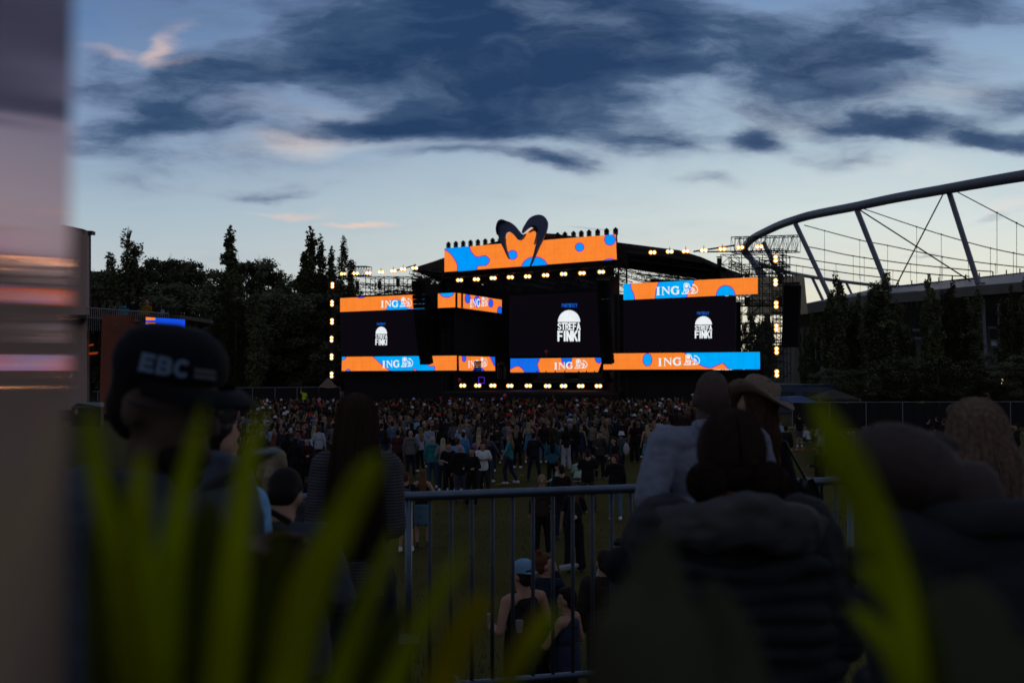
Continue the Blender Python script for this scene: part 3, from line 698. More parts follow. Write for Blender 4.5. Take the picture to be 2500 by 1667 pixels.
wing('stage_wing', 'left stage wing of black cloth and bare scaffold with lattice beam on top', 815, 1040,
     [(824, 1040, 716, 960, 1.2), (1003, 1038, 676, 722, .9)], [(848, 1010, 672, 728, (1.5, 4.0), 23, 17), (905, 1000, 690, 728, (6, 8), 30, 12)],
     [(843, 662, 901, 662, 0, .9, 9), (840, 690, 910, 700, 3, .5, 9), (885, 697, 1000, 700, 3.5, .5, 14), (912, 658, 975, 640, 3, .05, 2), (980, 655, 1060, 688, 2.0, .8, 9), (815, 700, 815, 925, 0, .35, 20), (848, 716, 905, 703, 5, .4, 8)])
wing('stage_wing', 'right stage wing of black cloth and tall scaffold with lattice beam on top', 1520, 1900,
     [(1488, 1730, 712, 960, 1.2), (1730, 1800, 735, 862, 1.2), (1730, 1858, 903, 960, 1.0)],
     [(1750, 1905, 617, 932, (1.5, 4.2), 26, 24), (1886, 1912, 608, 932, (-.0, 1.6), 26, 17)],
     [(1786, 598, 1948, 594, .4, 1.25, 15), (1768, 640, 1800, 650, 2, .6, 5), (1835, 635, 1895, 640, 3, .6, 8), (1700, 612, 1905, 609, 1, .05, 3), (1770, 650, 1890, 640, 6, .5, 14), (1735, 735, 1890, 735, 3, .5, 14), (1690, 613, 1790, 598, .4, .06, 2)])
# pale shade cloth wall behind the right scaffold
M_pale = mat('translucent_sheet', (.42, .40, .34), .8)
def sheet_extra(q, bs):
    bs.inputs['Transmission Weight'].default_value = 0.0
M_sheet = bpy.data.materials.new('pale_sheet'); M_sheet.use_nodes = True; t_ = M_sheet.node_tree; q_ = NB(t_); t_.nodes.clear()
d_ = q_.n('ShaderNodeBsdfDiffuse'); d_.inputs[0].default_value = (.35, .33, .28, 1); tr_ = q_.n('ShaderNodeBsdfTranslucent'); tr_.inputs[0].default_value = (.62, .58, .46, 1)
mx_ = q_.n('ShaderNodeMixShader'); mx_.inputs[0].default_value = .75; t_.links.new(d_.outputs[0], mx_.inputs[1]); t_.links.new(tr_.outputs[0], mx_.inputs[2])
o_ = q_.n('ShaderNodeOutputMaterial'); t_.links.new(mx_.outputs[0], o_.inputs[0])
mb = MB(); mb.prism([sp3(x, y, 14) for x, y in ((1745, 643), (1883, 636), (1893, 745), (1722, 750))], SN * .04)
thing(mb, 'backing_sheet', M_sheet, 'pale translucent sheet hung behind the right scaffold', 'sheet')
mb = MB(); mb.prism([sp3(x, y, 13) for x, y in ((905, 693), (1035, 686), (1035, 722), (905, 724))], SN * .04)
thing(mb, 'backing_sheet', M_sheet, 'pale translucent sheet hung behind the left scaffold', 'sheet')
mb = MB()
for x, y in ((1747, 634), (1755, 672), (1772, 672), (1815, 672), (1745, 730), (1815, 730), (1897, 672), (1897, 730), (855, 690), (910, 690), (955, 684), (967, 712)):
    p = sp3(x, y, 1.2); mb.box(p, (.35, .35, .5)); mb.box(p + Vector((0, 0, .35)), (.5, .1, .08)); mb.ball(p - Vector((0, 0, .4)), .2, 8, 5)
    thing(mb, 'spotlight', M_dark, 'dark unlit spotlight on the %s scaffold at %s' % ('left' if x < 1200 else 'right', {1747: 'its upper left corner', 1755: 'the post left of the pale sheet', 1772: 'the middle of its first bay', 1815: 'its second bay', 1745: 'the lower left of the sheet', 1897: 'the outer lamp column', 855: 'the outer end', 910: 'the second post', 955: 'the middle post', 967: 'the rail just above the banner'}[x]) + (', lower one' if y == 730 else ''), 'spotlight', 'unlit spotlights on the scaffolds'); mb = MB()
# ------------------------------------------------------------------ stadium
M_beam = mat('stadium_steel', (.11, .13, .17), .45, .1, var=.08, vscale=.6)
M_conc = mat('stadium_concrete', (.10, .10, .095), .8, var=.25, vscale=.3)
M_glass = mat('stadium_membrane', (.04, .045, .05), .5)
M_cable = mat('steel_cable', (.03, .03, .035), .5)
st = empty('stadium', (90, 190, 0), 'football stadium with sweeping ring beam, slanting columns and cable roof', 'stadium')
def pth(pts, seg=6): return smooth_loop([P(*p) for p in pts], seg, False)
def band(mb, pts, pxth, n=10, asp=1.):
    pp = pth(pts); m = len(pp); mb.tube(pp, [pxth(p) for p in pp], n)
mb = MB(); near = [(2640, 411, 143), (2500, 429, 150), (2303, 463, 163), (2185, 484, 175), (2090, 504, 185), (1987, 524, 199), (1940, 537, 205), (1905, 549, 212), (1868, 566, 220), (1840, 581, 228), (1822, 598, 238), (1818, 612, 245), (1828, 628, 250), (1850, 642, 257), (1884, 653, 265), (1924, 665, 275), (1987, 677, 290), (2047, 686, 302), (2145, 697, 318), (2240, 701, 330)]
thk = [31, 29, 25, 23.5, 22, 21, 20, 19.5, 19, 18.5, 18, 17, 14, 11, 9.5, 9, 8.5, 8, 7.5, 7]
pp = []; rr_ = []
raw = [P(*p) for p in near]; seg = 5
for i, p in enumerate(smooth_loop(raw, seg, False)):
    k = min(i / seg, len(thk) - 1); a = int(k); t = k - a; th = thk[a] * (1 - t) + thk[min(a + 1, len(thk) - 1)] * t; pp.append(p); rr_.append(th * p.y / F / 2)
mb.tube(pp, rr_, 14); mb.build('ring_beam', M_beam, st, smooth=True)
def colm(x0, y0, Y0, x1, y1, Y1, w):
    mb = MB(); a, c = P(x0, y0, Y0), P(x1, y1, Y1); d = (c - a).normalized(); sx = Vector((1, 0, 0)); sx = (sx - d * sx.dot(d)).normalized(); sy = d.cross(sx)
    wa, wb = w * Y0 / F / 2, w * Y1 / F / 2
    # slim boxed column, two faces turned to catch different light
    vs = [a + sx * wa * 1.0, a + sy * wa * .8, a - sx * wa, a - sy * wa * .8]; vs += [c + sx * wb * 1., c + sy * wb * .8, c - sx * wb, c - sy * wb * .8]
    mb.add(vs, [(0, 1, 5, 4), (1, 2, 6, 5), (2, 3, 7, 6), (3, 0, 4, 7), (3, 2, 1, 0), (4, 5, 6, 7)]); mb.build('column', M_beam, st)
for c in ((2316, 466, 163, 2388, 693, 158, 15), (2090, 508, 185, 2166, 700, 178, 14.5), (1939, 540, 205, 2026, 725, 196, 13), (1864, 592, 222, 1950, 770, 212, 12), (1820, 612, 243, 1925, 760, 226, 17), (1826, 625, 250, 1900, 750, 238, 10),
          (1983, 678, 290, 2010, 735, 285, 8), (1914, 664, 275, 1935, 700, 270, 8), (2066, 690, 305, 2082, 724, 300, 7), (2143, 697, 318, 2156, 712, 315, 7), (2400, 690, 158, 2410, 900, 156, 12), (2255, 735, 163, 2260, 930, 162, 8), (2440, 740, 154, 2446, 930, 153, 10), (2550, 420, 146, 2590, 680, 145, 16)): colm(*c)
cabs = [[(2337, 469), (2500, 554), (2620, 610)], [(2108, 510), (2238, 554), (2343, 586), (2418, 606), (2500, 623), (2600, 640)], [(1963.5, 550), (2098, 586), (2165, 599), (2300, 627), (2400, 642), (2500, 653)],
        [(1969, 602), (2011, 610), (2082, 625), (2224, 645), (2363, 659), (2422, 663)], [(1908, 623), (2040, 644), (2149, 657), (2292, 671), (2367, 675)], [(1908, 643), (2035, 662), (2100, 671), (2149, 677), (2197, 686)]]
def cY(i, x): return [165, 180, 195, 205, 225, 245][i] + (2300 - x) * .06
for i, c in enumerate(cabs):
    mb = MB(); q = [P(x, y, cY(i, x)) for x, y in c]; mb.tube(smooth_loop(q, 5, False), .085 + .012 * i, 5); mb.build('cable', M_cable, st)
for (x0, y0, x1, y1) in ((2098, 512, 2375, 690), (2302, 475, 2185, 702)):
    mb = MB(); mb.tube([P(x0, y0, 180), P(x1, y1, 172)], .13, 5); mb.build('brace_cable', M_cable, st)
def cyat(i, x):
    c = cabs[i]
    for (a, ya), (b2, yb) in zip(c, c[1:]):
        if a <= x <= b2: return ya + (yb - ya) * (x - a) / (b2 - a)
mb = MB()
for i, xs_ in enumerate(((2434, 2482), (2238, 2298, 2418, 2474), (2013, 2099, 2167, 2301, 2364, 2430), (2013, 2083, 2110, 2223, 2295), (2041, 2150, 2180, 2293), (1960, 2035, 2100, 2150))):
    for x in xs_:
        y = cyat(i, x)
        if y: mb.tube([P(x, y, cY(i, x)), P(x, {0: 668, 1: 690, 2: 682, 3: 688, 4: 700, 5: 715}[i] if x > 2000 else 735, cY(i, x))], .045, 3, False); mb.ball(P(x, y, cY(i, x)), .18, 6, 4)
mb.build('hanger_rods', M_cable, st)
# bowl: roof rim, facade, openings
def strip(mb, top_, bot_):
    n_ = len(top_); v_ = [P(*p) for p in top_] + [P(*p) for p in bot_]; mb.add(v_, [(i, i + 1, n_ + i + 1, n_ + i) for i in range(n_ - 1)])
mb = MB(); strip(mb, [(2140, 704, 190), (2230, 697, 186), (2320, 688, 182), (2420, 676, 178), (2500, 667, 175), (2620, 652, 170)], [(1961, 742, 172), (2086, 724, 166), (2240, 711, 160), (2390, 697, 155), (2500, 688, 150), (2620, 678, 146)])
mb.build('roof_membrane', M_glass, st)
mb = MB()
for t in (0, .3, .55, .8):
    l = [P(2145 + (2600 - 2145) * k / 10, 704 - 48 * k / 10 + t * 30, 188 - 12 * k / 10 - t * 22) for k in range(11)]; mb.tube(l, .16, 4)
for k in range(14): x = 2160 + k * 33; mb.tube([P(x, 702 - k * 3.6, 186), P(x - 20, 722 - k * 3.4, 163)], .08, 3); mb.tube([P(x, 702 - k * 3.6, 186), P(x, 692 - k * 3.7, 186)], .12, 4)
mb.build('roof_ribs', M_cable, st)
mb = MB(); rimt = [(1950, 745, 172), (2086, 724, 166), (2240, 711, 160), (2390, 697, 155), (2500, 688, 150), (2640, 676, 146)]
strip(mb, rimt, [(x, y + 24, Y) for x, y, Y in rimt]); strip(mb, rimt, [(x, y - 2, Y + 3) for x, y, Y in rimt]); mb.build('roof_rim', M_conc, st)
mb = MB(); strip(mb, [(x, y + 24, Y + 2) for x, y, Y in rimt], [(1940, 800, 178), (2086, 790, 172), (2240, 790, 166), (2390, 780, 161), (2500, 770, 156), (2640, 765, 152)])
f1 = [(1940, 800, 178), (2086, 790, 172), (2240, 790, 166), (2390, 780, 161), (2500, 770, 156), (2640, 765, 152)]
strip(mb, f1, [(x - 2, 950, Y + 1) for x, y, Y in f1]); strip(mb, [(1860, 850, 200), (1960, 830, 190)], [(1860, 945, 200), (1960, 945, 190)]); mb.build('facade', M_conc, st)
M_open = mat('opening_shadow', (.006, .007, .009), .6)
for i, (x0, y0, x1, y1, Y) in enumerate(((2216, 765, 2246, 803, 163), (2216, 812, 2250, 823, 163), (2412, 752, 2450, 797, 156), (2418, 805, 2443, 829, 156), (2275, 760, 2300, 800, 160), (2120, 770, 2150, 810, 166), (2330, 762, 2370, 800, 157), (2470, 745, 2500, 795, 152), (2060, 775, 2090, 815, 169))):
    mb = MB(); c = [P(x0, y0, Y), P(x1, y0, Y), P(x1, y1, Y), P(x0, y1, Y)]; mb.prism(c, (0, -.4, 0)); mb.build('window', M_open, st)
    mb = MB(); mb.prism([P(x0, y1, Y - .6), P(x1, y1, Y - .6), P(x1, y1 + 5, Y - .6), P(x0, y1 + 5, Y - .6)], (0, -.3, 0)); mb.build('ledge', M_beam, st)
mb = MB()
for k in range(34): x = 2200 + k * 13; y = 752 - k * .9; mb.tube([P(x, y, 158 - k * .1), P(x, y - 14, 158 - k * .1)], .05, 3, False)
mb.tube([P(2200, 738, 158), P(2640, 708, 154)], .05, 3, False); mb.build('railing', M_cable, st)
mb = MB(); mb.prism([P(2420, 834, 150), P(2500, 832, 150), P(2500, 842, 150), P(2420, 844, 150)], (0, -.3, 0)); mb.build('sign_panel', mat('pale_panel', (.25, .27, .3), .6), st)
# lit lamp by the bushes and far office block
mb = MB(); p = P(2447, 931, 104); mb.ball(p, .24, 10, 6); lp = empty('street_lamp', (p.x, p.y, 0), 'small lit warm lamp glowing among the dark bushes at right', 'lamp')
mb.build('lamp_globe', mat('globe', (1, .9, .7), .4, emit=(1, .75, .4), estr=5), lp); mb = MB(); mb.tube([(p.x, p.y, 0), p], .05, 6); mb.build('pole', M_dark, lp)
mb = MB(); c = P(262, 655, 190); mb.box((c.x - 4, 190, 11), (16, 12, 23)); of = thing(mb, 'office_building', mat('office_wall', (.16, .2, .25), .5), 'distant blue grey office block peeking above the trees at left', 'building')
for k in range(4): mb = MB(); mb.box((c.x - 4, 183.9, 21.4 - k * 2.6), (15, .2, 1.2)); mb.build('window', mat('office_glass', (.03, .05, .08), .15), of)

# ------------------------------------------------------------------ trees
M_leaf = mat('tree_leaves', (.082, .090, .052), .85, var=.5, vscale=.6, spec=.1)
M_leaf2 = mat('poplar_leaves', (.085, .095, .045), .85, var=.5, vscale=.8, spec=.1)
M_bark = mat('bark', (.05, .04, .03), .9, var=.3, vscale=4)
def leafcloud(rng, spots, per, sz, mb):
    for (c, r) in spots:
        for k in range(per):
            d = Vector((rng.gauss(0, 1), rng.gauss(0, 1), rng.gauss(0, 1))); d.normalize(); p = c + Vector((d.x * r[0], d.y * r[1], d.z * r[2])) * rng.uniform(.35, 1.08)
            a = Vector((rng.uniform(-1, 1), rng.uniform(-1, 1), rng.uniform(-1, 1))).normalized(); b2 = a.orthogonal().normalized(); s_ = sz * rng.uniform(.5, 1.3)
            mb.v += [tuple(p + a * s_), tuple(p + b2 * s_ * .6), tuple(p - a * s_), tuple(p - b2 * s_ * .6)]; o = len(mb.v) - 4; mb.f.append([o, o + 1, o + 2, o + 3]); mb.mi.append(0)
def broad(seed, h=17., w=6.5, per=170, sz=.21):
    rng = random.Random(seed); mb = MB(); spots = []
    for k in range(95):
        t = rng.random(); z = h * (.10 + .86 * t); rad = w * math.sin(PI * min(1, .22 + .78 * (1 - t) ** .75)) * (.9 if t < .9 else .6); a = rng.random() * 6.28; q = rad * math.sqrt(rng.random())
        s_ = rng.uniform(.7, 1.5); spots.append((Vector((q * math.cos(a), q * math.sin(a), z)), (s_, s_, s_ * .75)))
    leafcloud(rng, spots, per, sz, mb); cr = mb.mesh('crown', M_leaf, False)
    tb = MB(); tb.tube([(0, 0, 0), (.1, 0, h * .3), (0, .2, h * .6), (.1, 0, h * .9)], [.4, .3, .18, .05], 8)
    for c, r in spots[::5]: tb.tube([(0, 0, c.z * .6), tuple(c * .6 + Vector((0, 0, c.z * .25))), tuple(c)], [.12, .07, .03], 4)
    for k in range(10): a = rng.random() * 6.28; tb.tube([(1.5 * math.cos(a), 1.5 * math.sin(a), h * .85), (1.9 * math.cos(a), 1.9 * math.sin(a), h * rng.uniform(.96, 1.02))], [.04, .015], 3)
    return cr, tb.mesh('trunk', M_bark)
def poplar(seed, h=15., w=1.5, per=80, sz=.14, forks=5):
    rng = random.Random(seed); mb = MB(); spots = []; tb = MB(); ns = 34
    fk = [(0, 0, 1.)] + [(rng.uniform(-.62, .62) * w, rng.uniform(-.62, .62) * w, rng.uniform(.70, .96)) for _ in range(forks)]
    for fx, fy, fh in fk:
        tb.tube([(0, 0, 0), (fx * .3, fy * .3, h * .15), (fx, fy, h * .45 * fh), (fx, fy, h * fh)], [.22, .16, .09, .02], 6)
        r0 = w * rng.uniform(.30, .44); drift = rng.uniform(-.25, .25)
        for k in range(ns):
            t = (k + rng.random()) / ns; z = h * fh * (.10 + .90 * t); env = r0 * rng.uniform(.55, 1.25) * min(1, .45 + t * 2.2) * (1 - .55 * t ** 5); a = rng.random() * 6.28; q = env * rng.random() ** .5
            f_ = min(1, t * 2.2); rr = .20 + .30 * env
            spots.append((Vector((fx * f_ + drift * t + q * math.cos(a), fy * f_ + q * math.sin(a), z)), (rr, rr, rng.uniform(.5, .95))))
    leafcloud(rng, spots, per, sz, mb)
    return mb.mesh('crown', M_leaf2, False), tb.mesh('trunk', M_bark)
def tree(name, meshes, loc, sc, rz, label, cat='tree', group=None):
    o = empty(name, loc, label, cat, group, rz); o.scale = sc
    for nm_, me in zip(('crown', 'trunk'), meshes):
        c = bpy.data.objects.new(nm_, me); COL.objects.link(c); c.parent = o
    return o
BR = [broad(11), broad(12, 17, 7.2), broad(13, 17, 5.5)]; PO = [poplar(21), poplar(22, 15, 1.9, 75, .14, 7), poplar(23, 15, 1.2, 85, .14, 4), poplar(24, 15, 1.0, 85, .14, 3), poplar(25, 15, 1.4, 80, .14, 5)]
rg = random.Random(5)
lab_b = ['broad dark tree %s' % s_ for s_ in ('nearest the orange fabric wall at far left', 'left of the bare topped poplar', 'right behind the bare topped poplar', 'with the highest round crown of the left wood', 'just right of the highest round crown', 'left of the thin lone poplar',
         'right of the thin lone poplar, round crowned', 'with a broad crown between the thin poplar and the tall cluster', 'with a low ragged crown before the tall poplar cluster', 'under the tall poplar cluster by the left lamps', 'behind the left lamp column', 'low behind the left wing scaffold')]
for i, (px, pyt, Y, k) in enumerate(((225, 628, 128, 0), (275, 640, 126, 1), (330, 622, 124, 2), (405, 600, 128, 0), (450, 606, 126, 1), (505, 622, 130, 2), (615, 602, 126, 0), (655, 628, 128, 1), (715, 650, 130, 2), (775, 652, 128, 1), (830, 672, 132, 0), (905, 705, 135, 1))):
    h = HC + (905 - pyt) * Y / F; g = G(px, Y); s_ = h / 18.3; tree('broadleaf_tree', BR[k], g, (s_ * rg.uniform(1, 1.15), s_, s_), rg.random() * 6, lab_b[i], 'tree', 'broad trees of the left wood')
lab_f = ['in front of the wood %s' % s_ for s_ in ('left of the orange wall edge', 'behind the small led screen', 'right of the small led screen', 'under the thin lone poplar', 'right of the thin poplar, low', 'above the parked vans', 'left of the left lamp column', 'beside the left lamp column')]
for i, (px, pyt, Y, k) in enumerate(((300, 715, 112, 0), (395, 690, 112, 1), (480, 700, 110, 2), (560, 705, 112, 1), (625, 715, 112, 0), (690, 708, 114, 2), (750, 715, 112, 1), (800, 720, 114, 0))):
    h = HC + (905 - pyt) * Y / F; g = G(px, Y); s_ = h / 17.; tree('broadleaf_tree', BR[k], g, (s_ * 1.35, s_ * 1.2, s_), rg.random() * 6, 'lower dark tree ' + lab_f[i], 'tree', 'lower trees before the left wood')
for i, (px, pyt, Y, k, wsc, lb) in enumerate(((306, 575, 120, 1, 1.3, 'tall poplar with bare twigs at its tip in the left wood'), (556, 569, 120, 3, 1.5, 'thin lone poplar rising between the round crowns'), (762, 570, 120, 3, 1.5, 'tallest poplar of the cluster by the left lamp column'), (786, 588, 121, 3, 1.3, 'second poplar of the cluster by the left lamp column'),
         (832, 590, 118, 3, 1.35, 'right poplar of the cluster above the left lamp column'), (806, 617, 122, 3, 1.1, 'shortest poplar of the cluster by the left lamp column'), (562, 700, 104, 1, 1.2, 'faint poplar in front of the wood above the cap'), (615, 712, 104, 1, 1.3, 'faint poplar in front of the wood above the vans'))):
    h = HC + (905 - pyt) * Y / F; g = G(px, Y); s_ = h / 15.; tree('poplar_tree', PO[k], g, (s_ * wsc, s_ * wsc, s_), rg.random() * 6, lb, 'poplar', 'poplars on the left')
mb = MB(); 
for k in range(9): b0 = P(314 + k % 3, 585, 120); mb.tube([b0, P(316 + (k - 4) * 1.6, 570 - k, 120), P(318 + (k - 4) * 1.2, 552 + k * 2, 120)], [.05, .03, .012], 3)
tw = tag(mb.build('dead_branch', M_bark), 'bare dead twigs poking up from the tallest left poplar', 'branches')
lab_p = ['first poplar right of the lone loudspeaker column', 'slim poplar just behind the lone loudspeaker column', 'double headed poplar before the stadium', 'short poplar between two tall ones, before the roof edge', 'tall pointed poplar left of the second stadium column', 'bushy poplar right of the pointed one', 'poplar in the middle of the stadium facade', 'broad poplar left of the tallest stadium column', 'poplar with pale trunk under the tallest stadium column', 'poplar at the right edge before the stadium', 'last poplar cut by the right frame edge', 'thin poplar filling the gap before the stadium windows']
for i, (px, pyt, Y, k, wsc) in enumerate(((1987, 765, 108, 2, 1.), (1965, 800, 110, 2, .9), (2053, 676, 104, 1, 1.25), (2097, 722, 106, 4, 1.2), (2163, 672, 102, 4, 1.6), (2190, 735, 104, 1, 1.0), (2268, 682, 103, 0, 1.0), (2330, 695, 104, 1, 1.25), (2385, 712, 103, 4, 1.5), (2473, 708, 100, 0, 1.2), (2515, 690, 100, 1, 1.), (2225, 790, 105, 2, 1.))):
    h = HC + (905 - pyt) * Y / F; g = G(px, Y); s_ = h / 15.; tree('poplar_tree', PO[k], g, (s_ * wsc, s_ * wsc, s_), rg.random() * 6, lab_p[i], 'poplar', 'poplars before the stadium')
lab_s = ['bush %s' % s_ for s_ in ('right of the patterned tent', 'below the double headed poplar', 'in the middle of the right hedge', 'largest and darkest, behind the black fence', 'left of the lit lamp', 'behind the lit lamp', 'at the right frame edge behind the fence', 'low and far behind the left end of the black fence')]
for i, (px, pyt, Y, k) in enumerate(((2095, 905, 88, 0), (2150, 885, 90, 1), (2215, 872, 92, 2), (2290, 868, 90, 1), (2370, 880, 92, 0), (2440, 862, 106, 2), (2500, 865, 90, 1), (2040, 900, 98, 2))):
    h = HC + (905 - pyt) * Y / F; g = G(px, Y); s_ = h / 17.; tree('bush', BR[k], g, (s_ * 1.9, s_ * 1.5, s_), rg.random() * 6, 'dark round ' + lab_s[i], 'bush', 'bushes before the stadium')
# ragged trees behind the right scaffold
for i, (px, pyt, Y, k) in enumerate(((1835, 735, 118, 1), (1868, 745, 118, 0), (1802, 760, 120, 2))):
    h = HC + (905 - pyt) * Y / F; g = G(px, Y); s_ = h / 15.; tree('poplar_tree', PO[k], g, (s_, s_, s_), i * 2., 'dim poplar seen through the right scaffold, %s' % ('middle of three', 'nearest the lamp column', 'nearest the video screen')[i], 'poplar', 'poplars behind the right scaffold')

# ------------------------------------------------------------------ fences, tents, vans
M_fence = mat('fence_steel', (.2, .22, .24), .5, .5)
def fence(px0, Y0, px1, Y1, z1, npan, label, posts_tall=0, scrim=True):
    a, c = G(px0, Y0), G(px1, Y1); root = empty('site_fence', a, label, 'fence'); mb = MB(); d = (c - a)
    for k in range(npan + 1): p = a.lerp(c, k / npan); mb.tube([p, p + Vector((0, 0, z1 + posts_tall * (k % 2)))], .035, 5); mb.box(p + Vector((0, 0, .06)), (.6, .25, .12))
    mb.tube([a + Vector((0, 0, z1)), c + Vector((0, 0, z1))], .02, 4)
    mb.build('post', M_fence, root); mb = MB()
    for k in range(npan):
        n_ = 12; dn_ = Vector((-d.y, d.x, 0)).normalized()
        for i in range(n_):
            t0, t1 = (k + i / n_) / npan, (k + (i + 1) / n_) / npan; p, q = a.lerp(c, t0), a.lerp(c, t1); w0, w1 = dn_ * .06 * math.sin(i * 1.7 + k), dn_ * .06 * math.sin((i + 1) * 1.7 + k)
            sag = lambda u_: .10 * math.sin(PI * u_) ** 2
            mb.add([p + w0 + Vector((0, 0, .02)), q + w1 + Vector((0, 0, .02)), q + w1 * .5 + Vector((0, 0, z1 - sag((i + 1) / n_))), p + w0 * .5 + Vector((0, 0, z1 - sag(i / n_)))], [(0, 1, 2, 3)])
    mb.build('scrim_cloth', M_cloth_black, root); return root
fence(1935, 71, 2640, 73, 1.85, 8, 'long black cloth covered fence before the bushes at right')
fence(560, 88, 830, 92, 2.6, 5, 'grey railed fence behind the crowd under the left wood')
fence(120, 80, 560, 88, 2.4, 8, 'dark fence under the left wood partly behind the cap')
M_tarp = mat('blue_tarp', (.012, .055, .17), .7); M_camo = mat('camouflage_cloth', (.030, .026, .020), .9, var=.8, vscale=6); M_tent = mat('tent_cloth', (.12, .085, .06), .8)
mb = MB(); a = [P(1925, 970, 76), P(1965, 968, 76), P(1995, 982, 75), P(1925, 982, 75)]; mb.prism(a, (0, 2.5, 0)); thing(mb, 'tarpaulin', M_tarp, 'bright blue tarpaulin draped behind the black fence at right', 'tarpaulin')
def tent(px, pyt, pyb, Y, w, m, label, skirt=1.9):
    c = G(px, Y); top_ = HC + (905 - pyt) * Y / F; mb = MB(); e = max(.3, min(skirt, top_ - .4)); h = w / 2
    mb.add([c + Vector((x, y, e)) for x, y in ((-h, -h), (h, -h), (h, h), (-h, h))] + [c + Vector((0, 0, top_))], [(0, 1, 4), (1, 2, 4), (2, 3, 4), (3, 0, 4)])
    mb.add([c + Vector((x, y, z)) for z in (e, e - .3) for x, y in ((-h, -h), (h, -h), (h, h), (-h, h))], [(0, 1, 5, 4), (1, 2, 6, 5), (2, 3, 7, 6), (3, 0, 4, 7)])
    root = empty('tent', c, label, 'tent', 'party tents'); mb.build('canopy', m, root); mb = MB()
    for x, y in ((-h, -h), (h, -h), (h, h), (-h, h)): mb.tube([c + Vector((x, y, 0)), c + Vector((x, y, e))], .04, 5)
    mb.build('frame', M_fence, root)
tent(2035, 950, 985, 80, 3.2, M_camo, 'patterned pointed tent behind the black fence beneath the poplars')
tent(800, 921, 936, 96, 2.6, M_tent, 'small pointed tent lit on one side beside the left lamp column')
tent(865, 926, 938, 104, 2.2, M_camo, 'small dark tent behind the crowd below the left banner')
def van(px, Y, ln, hgt, col, label, rz=0.):
    c = G(px, Y); root = empty('parked_van', c, label, 'van', 'vans parked under the left wood', rz); M_ = mat('van_paint_%d' % int(px), col, .35)
    loc = lambda x, y, z: c + Matrix.Rotation(rz, 3, 'Z') @ Vector((x, y, z)); w = 1.9
    prof = [(-ln / 2, .4), (ln / 2, .4), (ln / 2, hgt * .5), (ln / 2 - .7, hgt * .58), (ln / 2 - 1.2, hgt), (-ln / 2, hgt)]
    mb = MB(); mb.prism([loc(x, -w / 2, z) for x, z in prof], loc(0, w, 0) - c); o = mb.build('body', M_, root)
    mb = MB(); mb.prism([loc(x, -w / 2 - .01, z) for x, z in ((ln / 2 - 1.35, hgt * .9), (ln / 2 - .8, hgt * .6), (ln / 2 - 2.0, hgt * .6), (ln / 2 - 2.0, hgt * .9))], loc(0, w + .02, 0) - c); mb.build('window', mat('van_glass', (.02, .03, .04), .1), root)
    for x in (-ln / 2 + .9, ln / 2 - .9):
        for y in (-w / 2, w / 2): mb = MB(); mb.lathe(loc(x, y, .35), [(.33, -.1), (.33, .1)], 12, Matrix.Rotation(rz, 3, 'Z') @ Matrix.Rotation(PI / 2, 3, 'X')); mb.build('wheel', M_black, root)
for px, Y, ln, h, col, lb, rz_ in ((650, 100, 4.8, 2.2, (.22, .28, .33), 'pale blue van parked under the trees, leftmost', .1), (682, 101, 4.4, 2.0, (.16, .2, .24), 'grey blue van parked in the middle of three under the trees', -.1), (712, 99, 2.6, 2.1, (.28, .34, .38), 'whitish van end on under the trees, rightmost of three', 1.4), (740, 102, 4.2, 1.6, (.12, .14, .16), 'dark low car right of the parked vans', .0)):
    van(px, Y, ln, h, col, lb, rz_)
# service buildings behind the right wing
mb = MB(); c = G(1935, 98); mb.box((c.x + .5, 98, 1.3), (9, 2.5, 2.6)); mb.box((c.x + .5, 98, 2.75), (9.2, 2.7, .1)); cb = thing(mb, 'site_container', mat('container_paint', (.06, .09, .16), .6), 'dark blue site container with pale roof edge behind the right lamp column', 'container')
for k in range(4): mb = MB(); mb.box((c.x - 3 + k * 2.2, 96.72, 1.6), (1.4, .06, .9)); mb.build('window', mat('dim_glass', (.05, .06, .08), .2), cb)

# ------------------------------------------------------------------ left side: delay tower, fabric wall, raised guest deck
dt = empty('delay_tower', G(205, 40), 'tall grey clad sound tower with dark corner posts at the far left', 'tower')
M_scr = mat('tower_mesh', (.36, .26, .23), .9, var=.1)
mb = MB(); mb.prism([P(100, 545, 42), P(150, 548, 41), P(202, 559, 40), P(212, 563, 40), P(212, 1000, 40), P(100, 1000, 42)], (0, .25, 0)); mb.build('cladding', M_scr, dt)
mb = MB()
for px in (207, 213, 219): mb.tube([P(px, 566, 40.3), P(px, 1010, 40.3)], .055, 6)
for py in (570, 620, 663, 720, 770, 830, 880, 940): mb.tube([P(204, py, 40.3), P(221, py, 40.3)], .05, 5); mb.tube([P(207, py, 40.3), P(219, py + 40, 40.3)], .03, 4)
mb.box(P(218, 569, 40.3), (.35, .35, .14)); mb.build('scaffold_tower', M_truss, dt)
M_or = mat('brick_orange_fabric', (.19, .055, .027), .85, var=.12, vscale=2)
ow = empty('banner_wall', G(300, 38), 'brown orange fabric wall with three round emblems below the raised deck', 'banner')
def lp3(px, py, o_=0): return P(px, py, 38 + (px - 245) * .02 + o_)
mb = MB(); mb.prism([lp3(249, 767), lp3(356, 773), lp3(356, 1010), lp3(242, 1010)], (0, .15, 0)); mb.build('fabric', M_or, ow)
M_mark = mat('printed_emblem', (.19, .13, .12), .8)
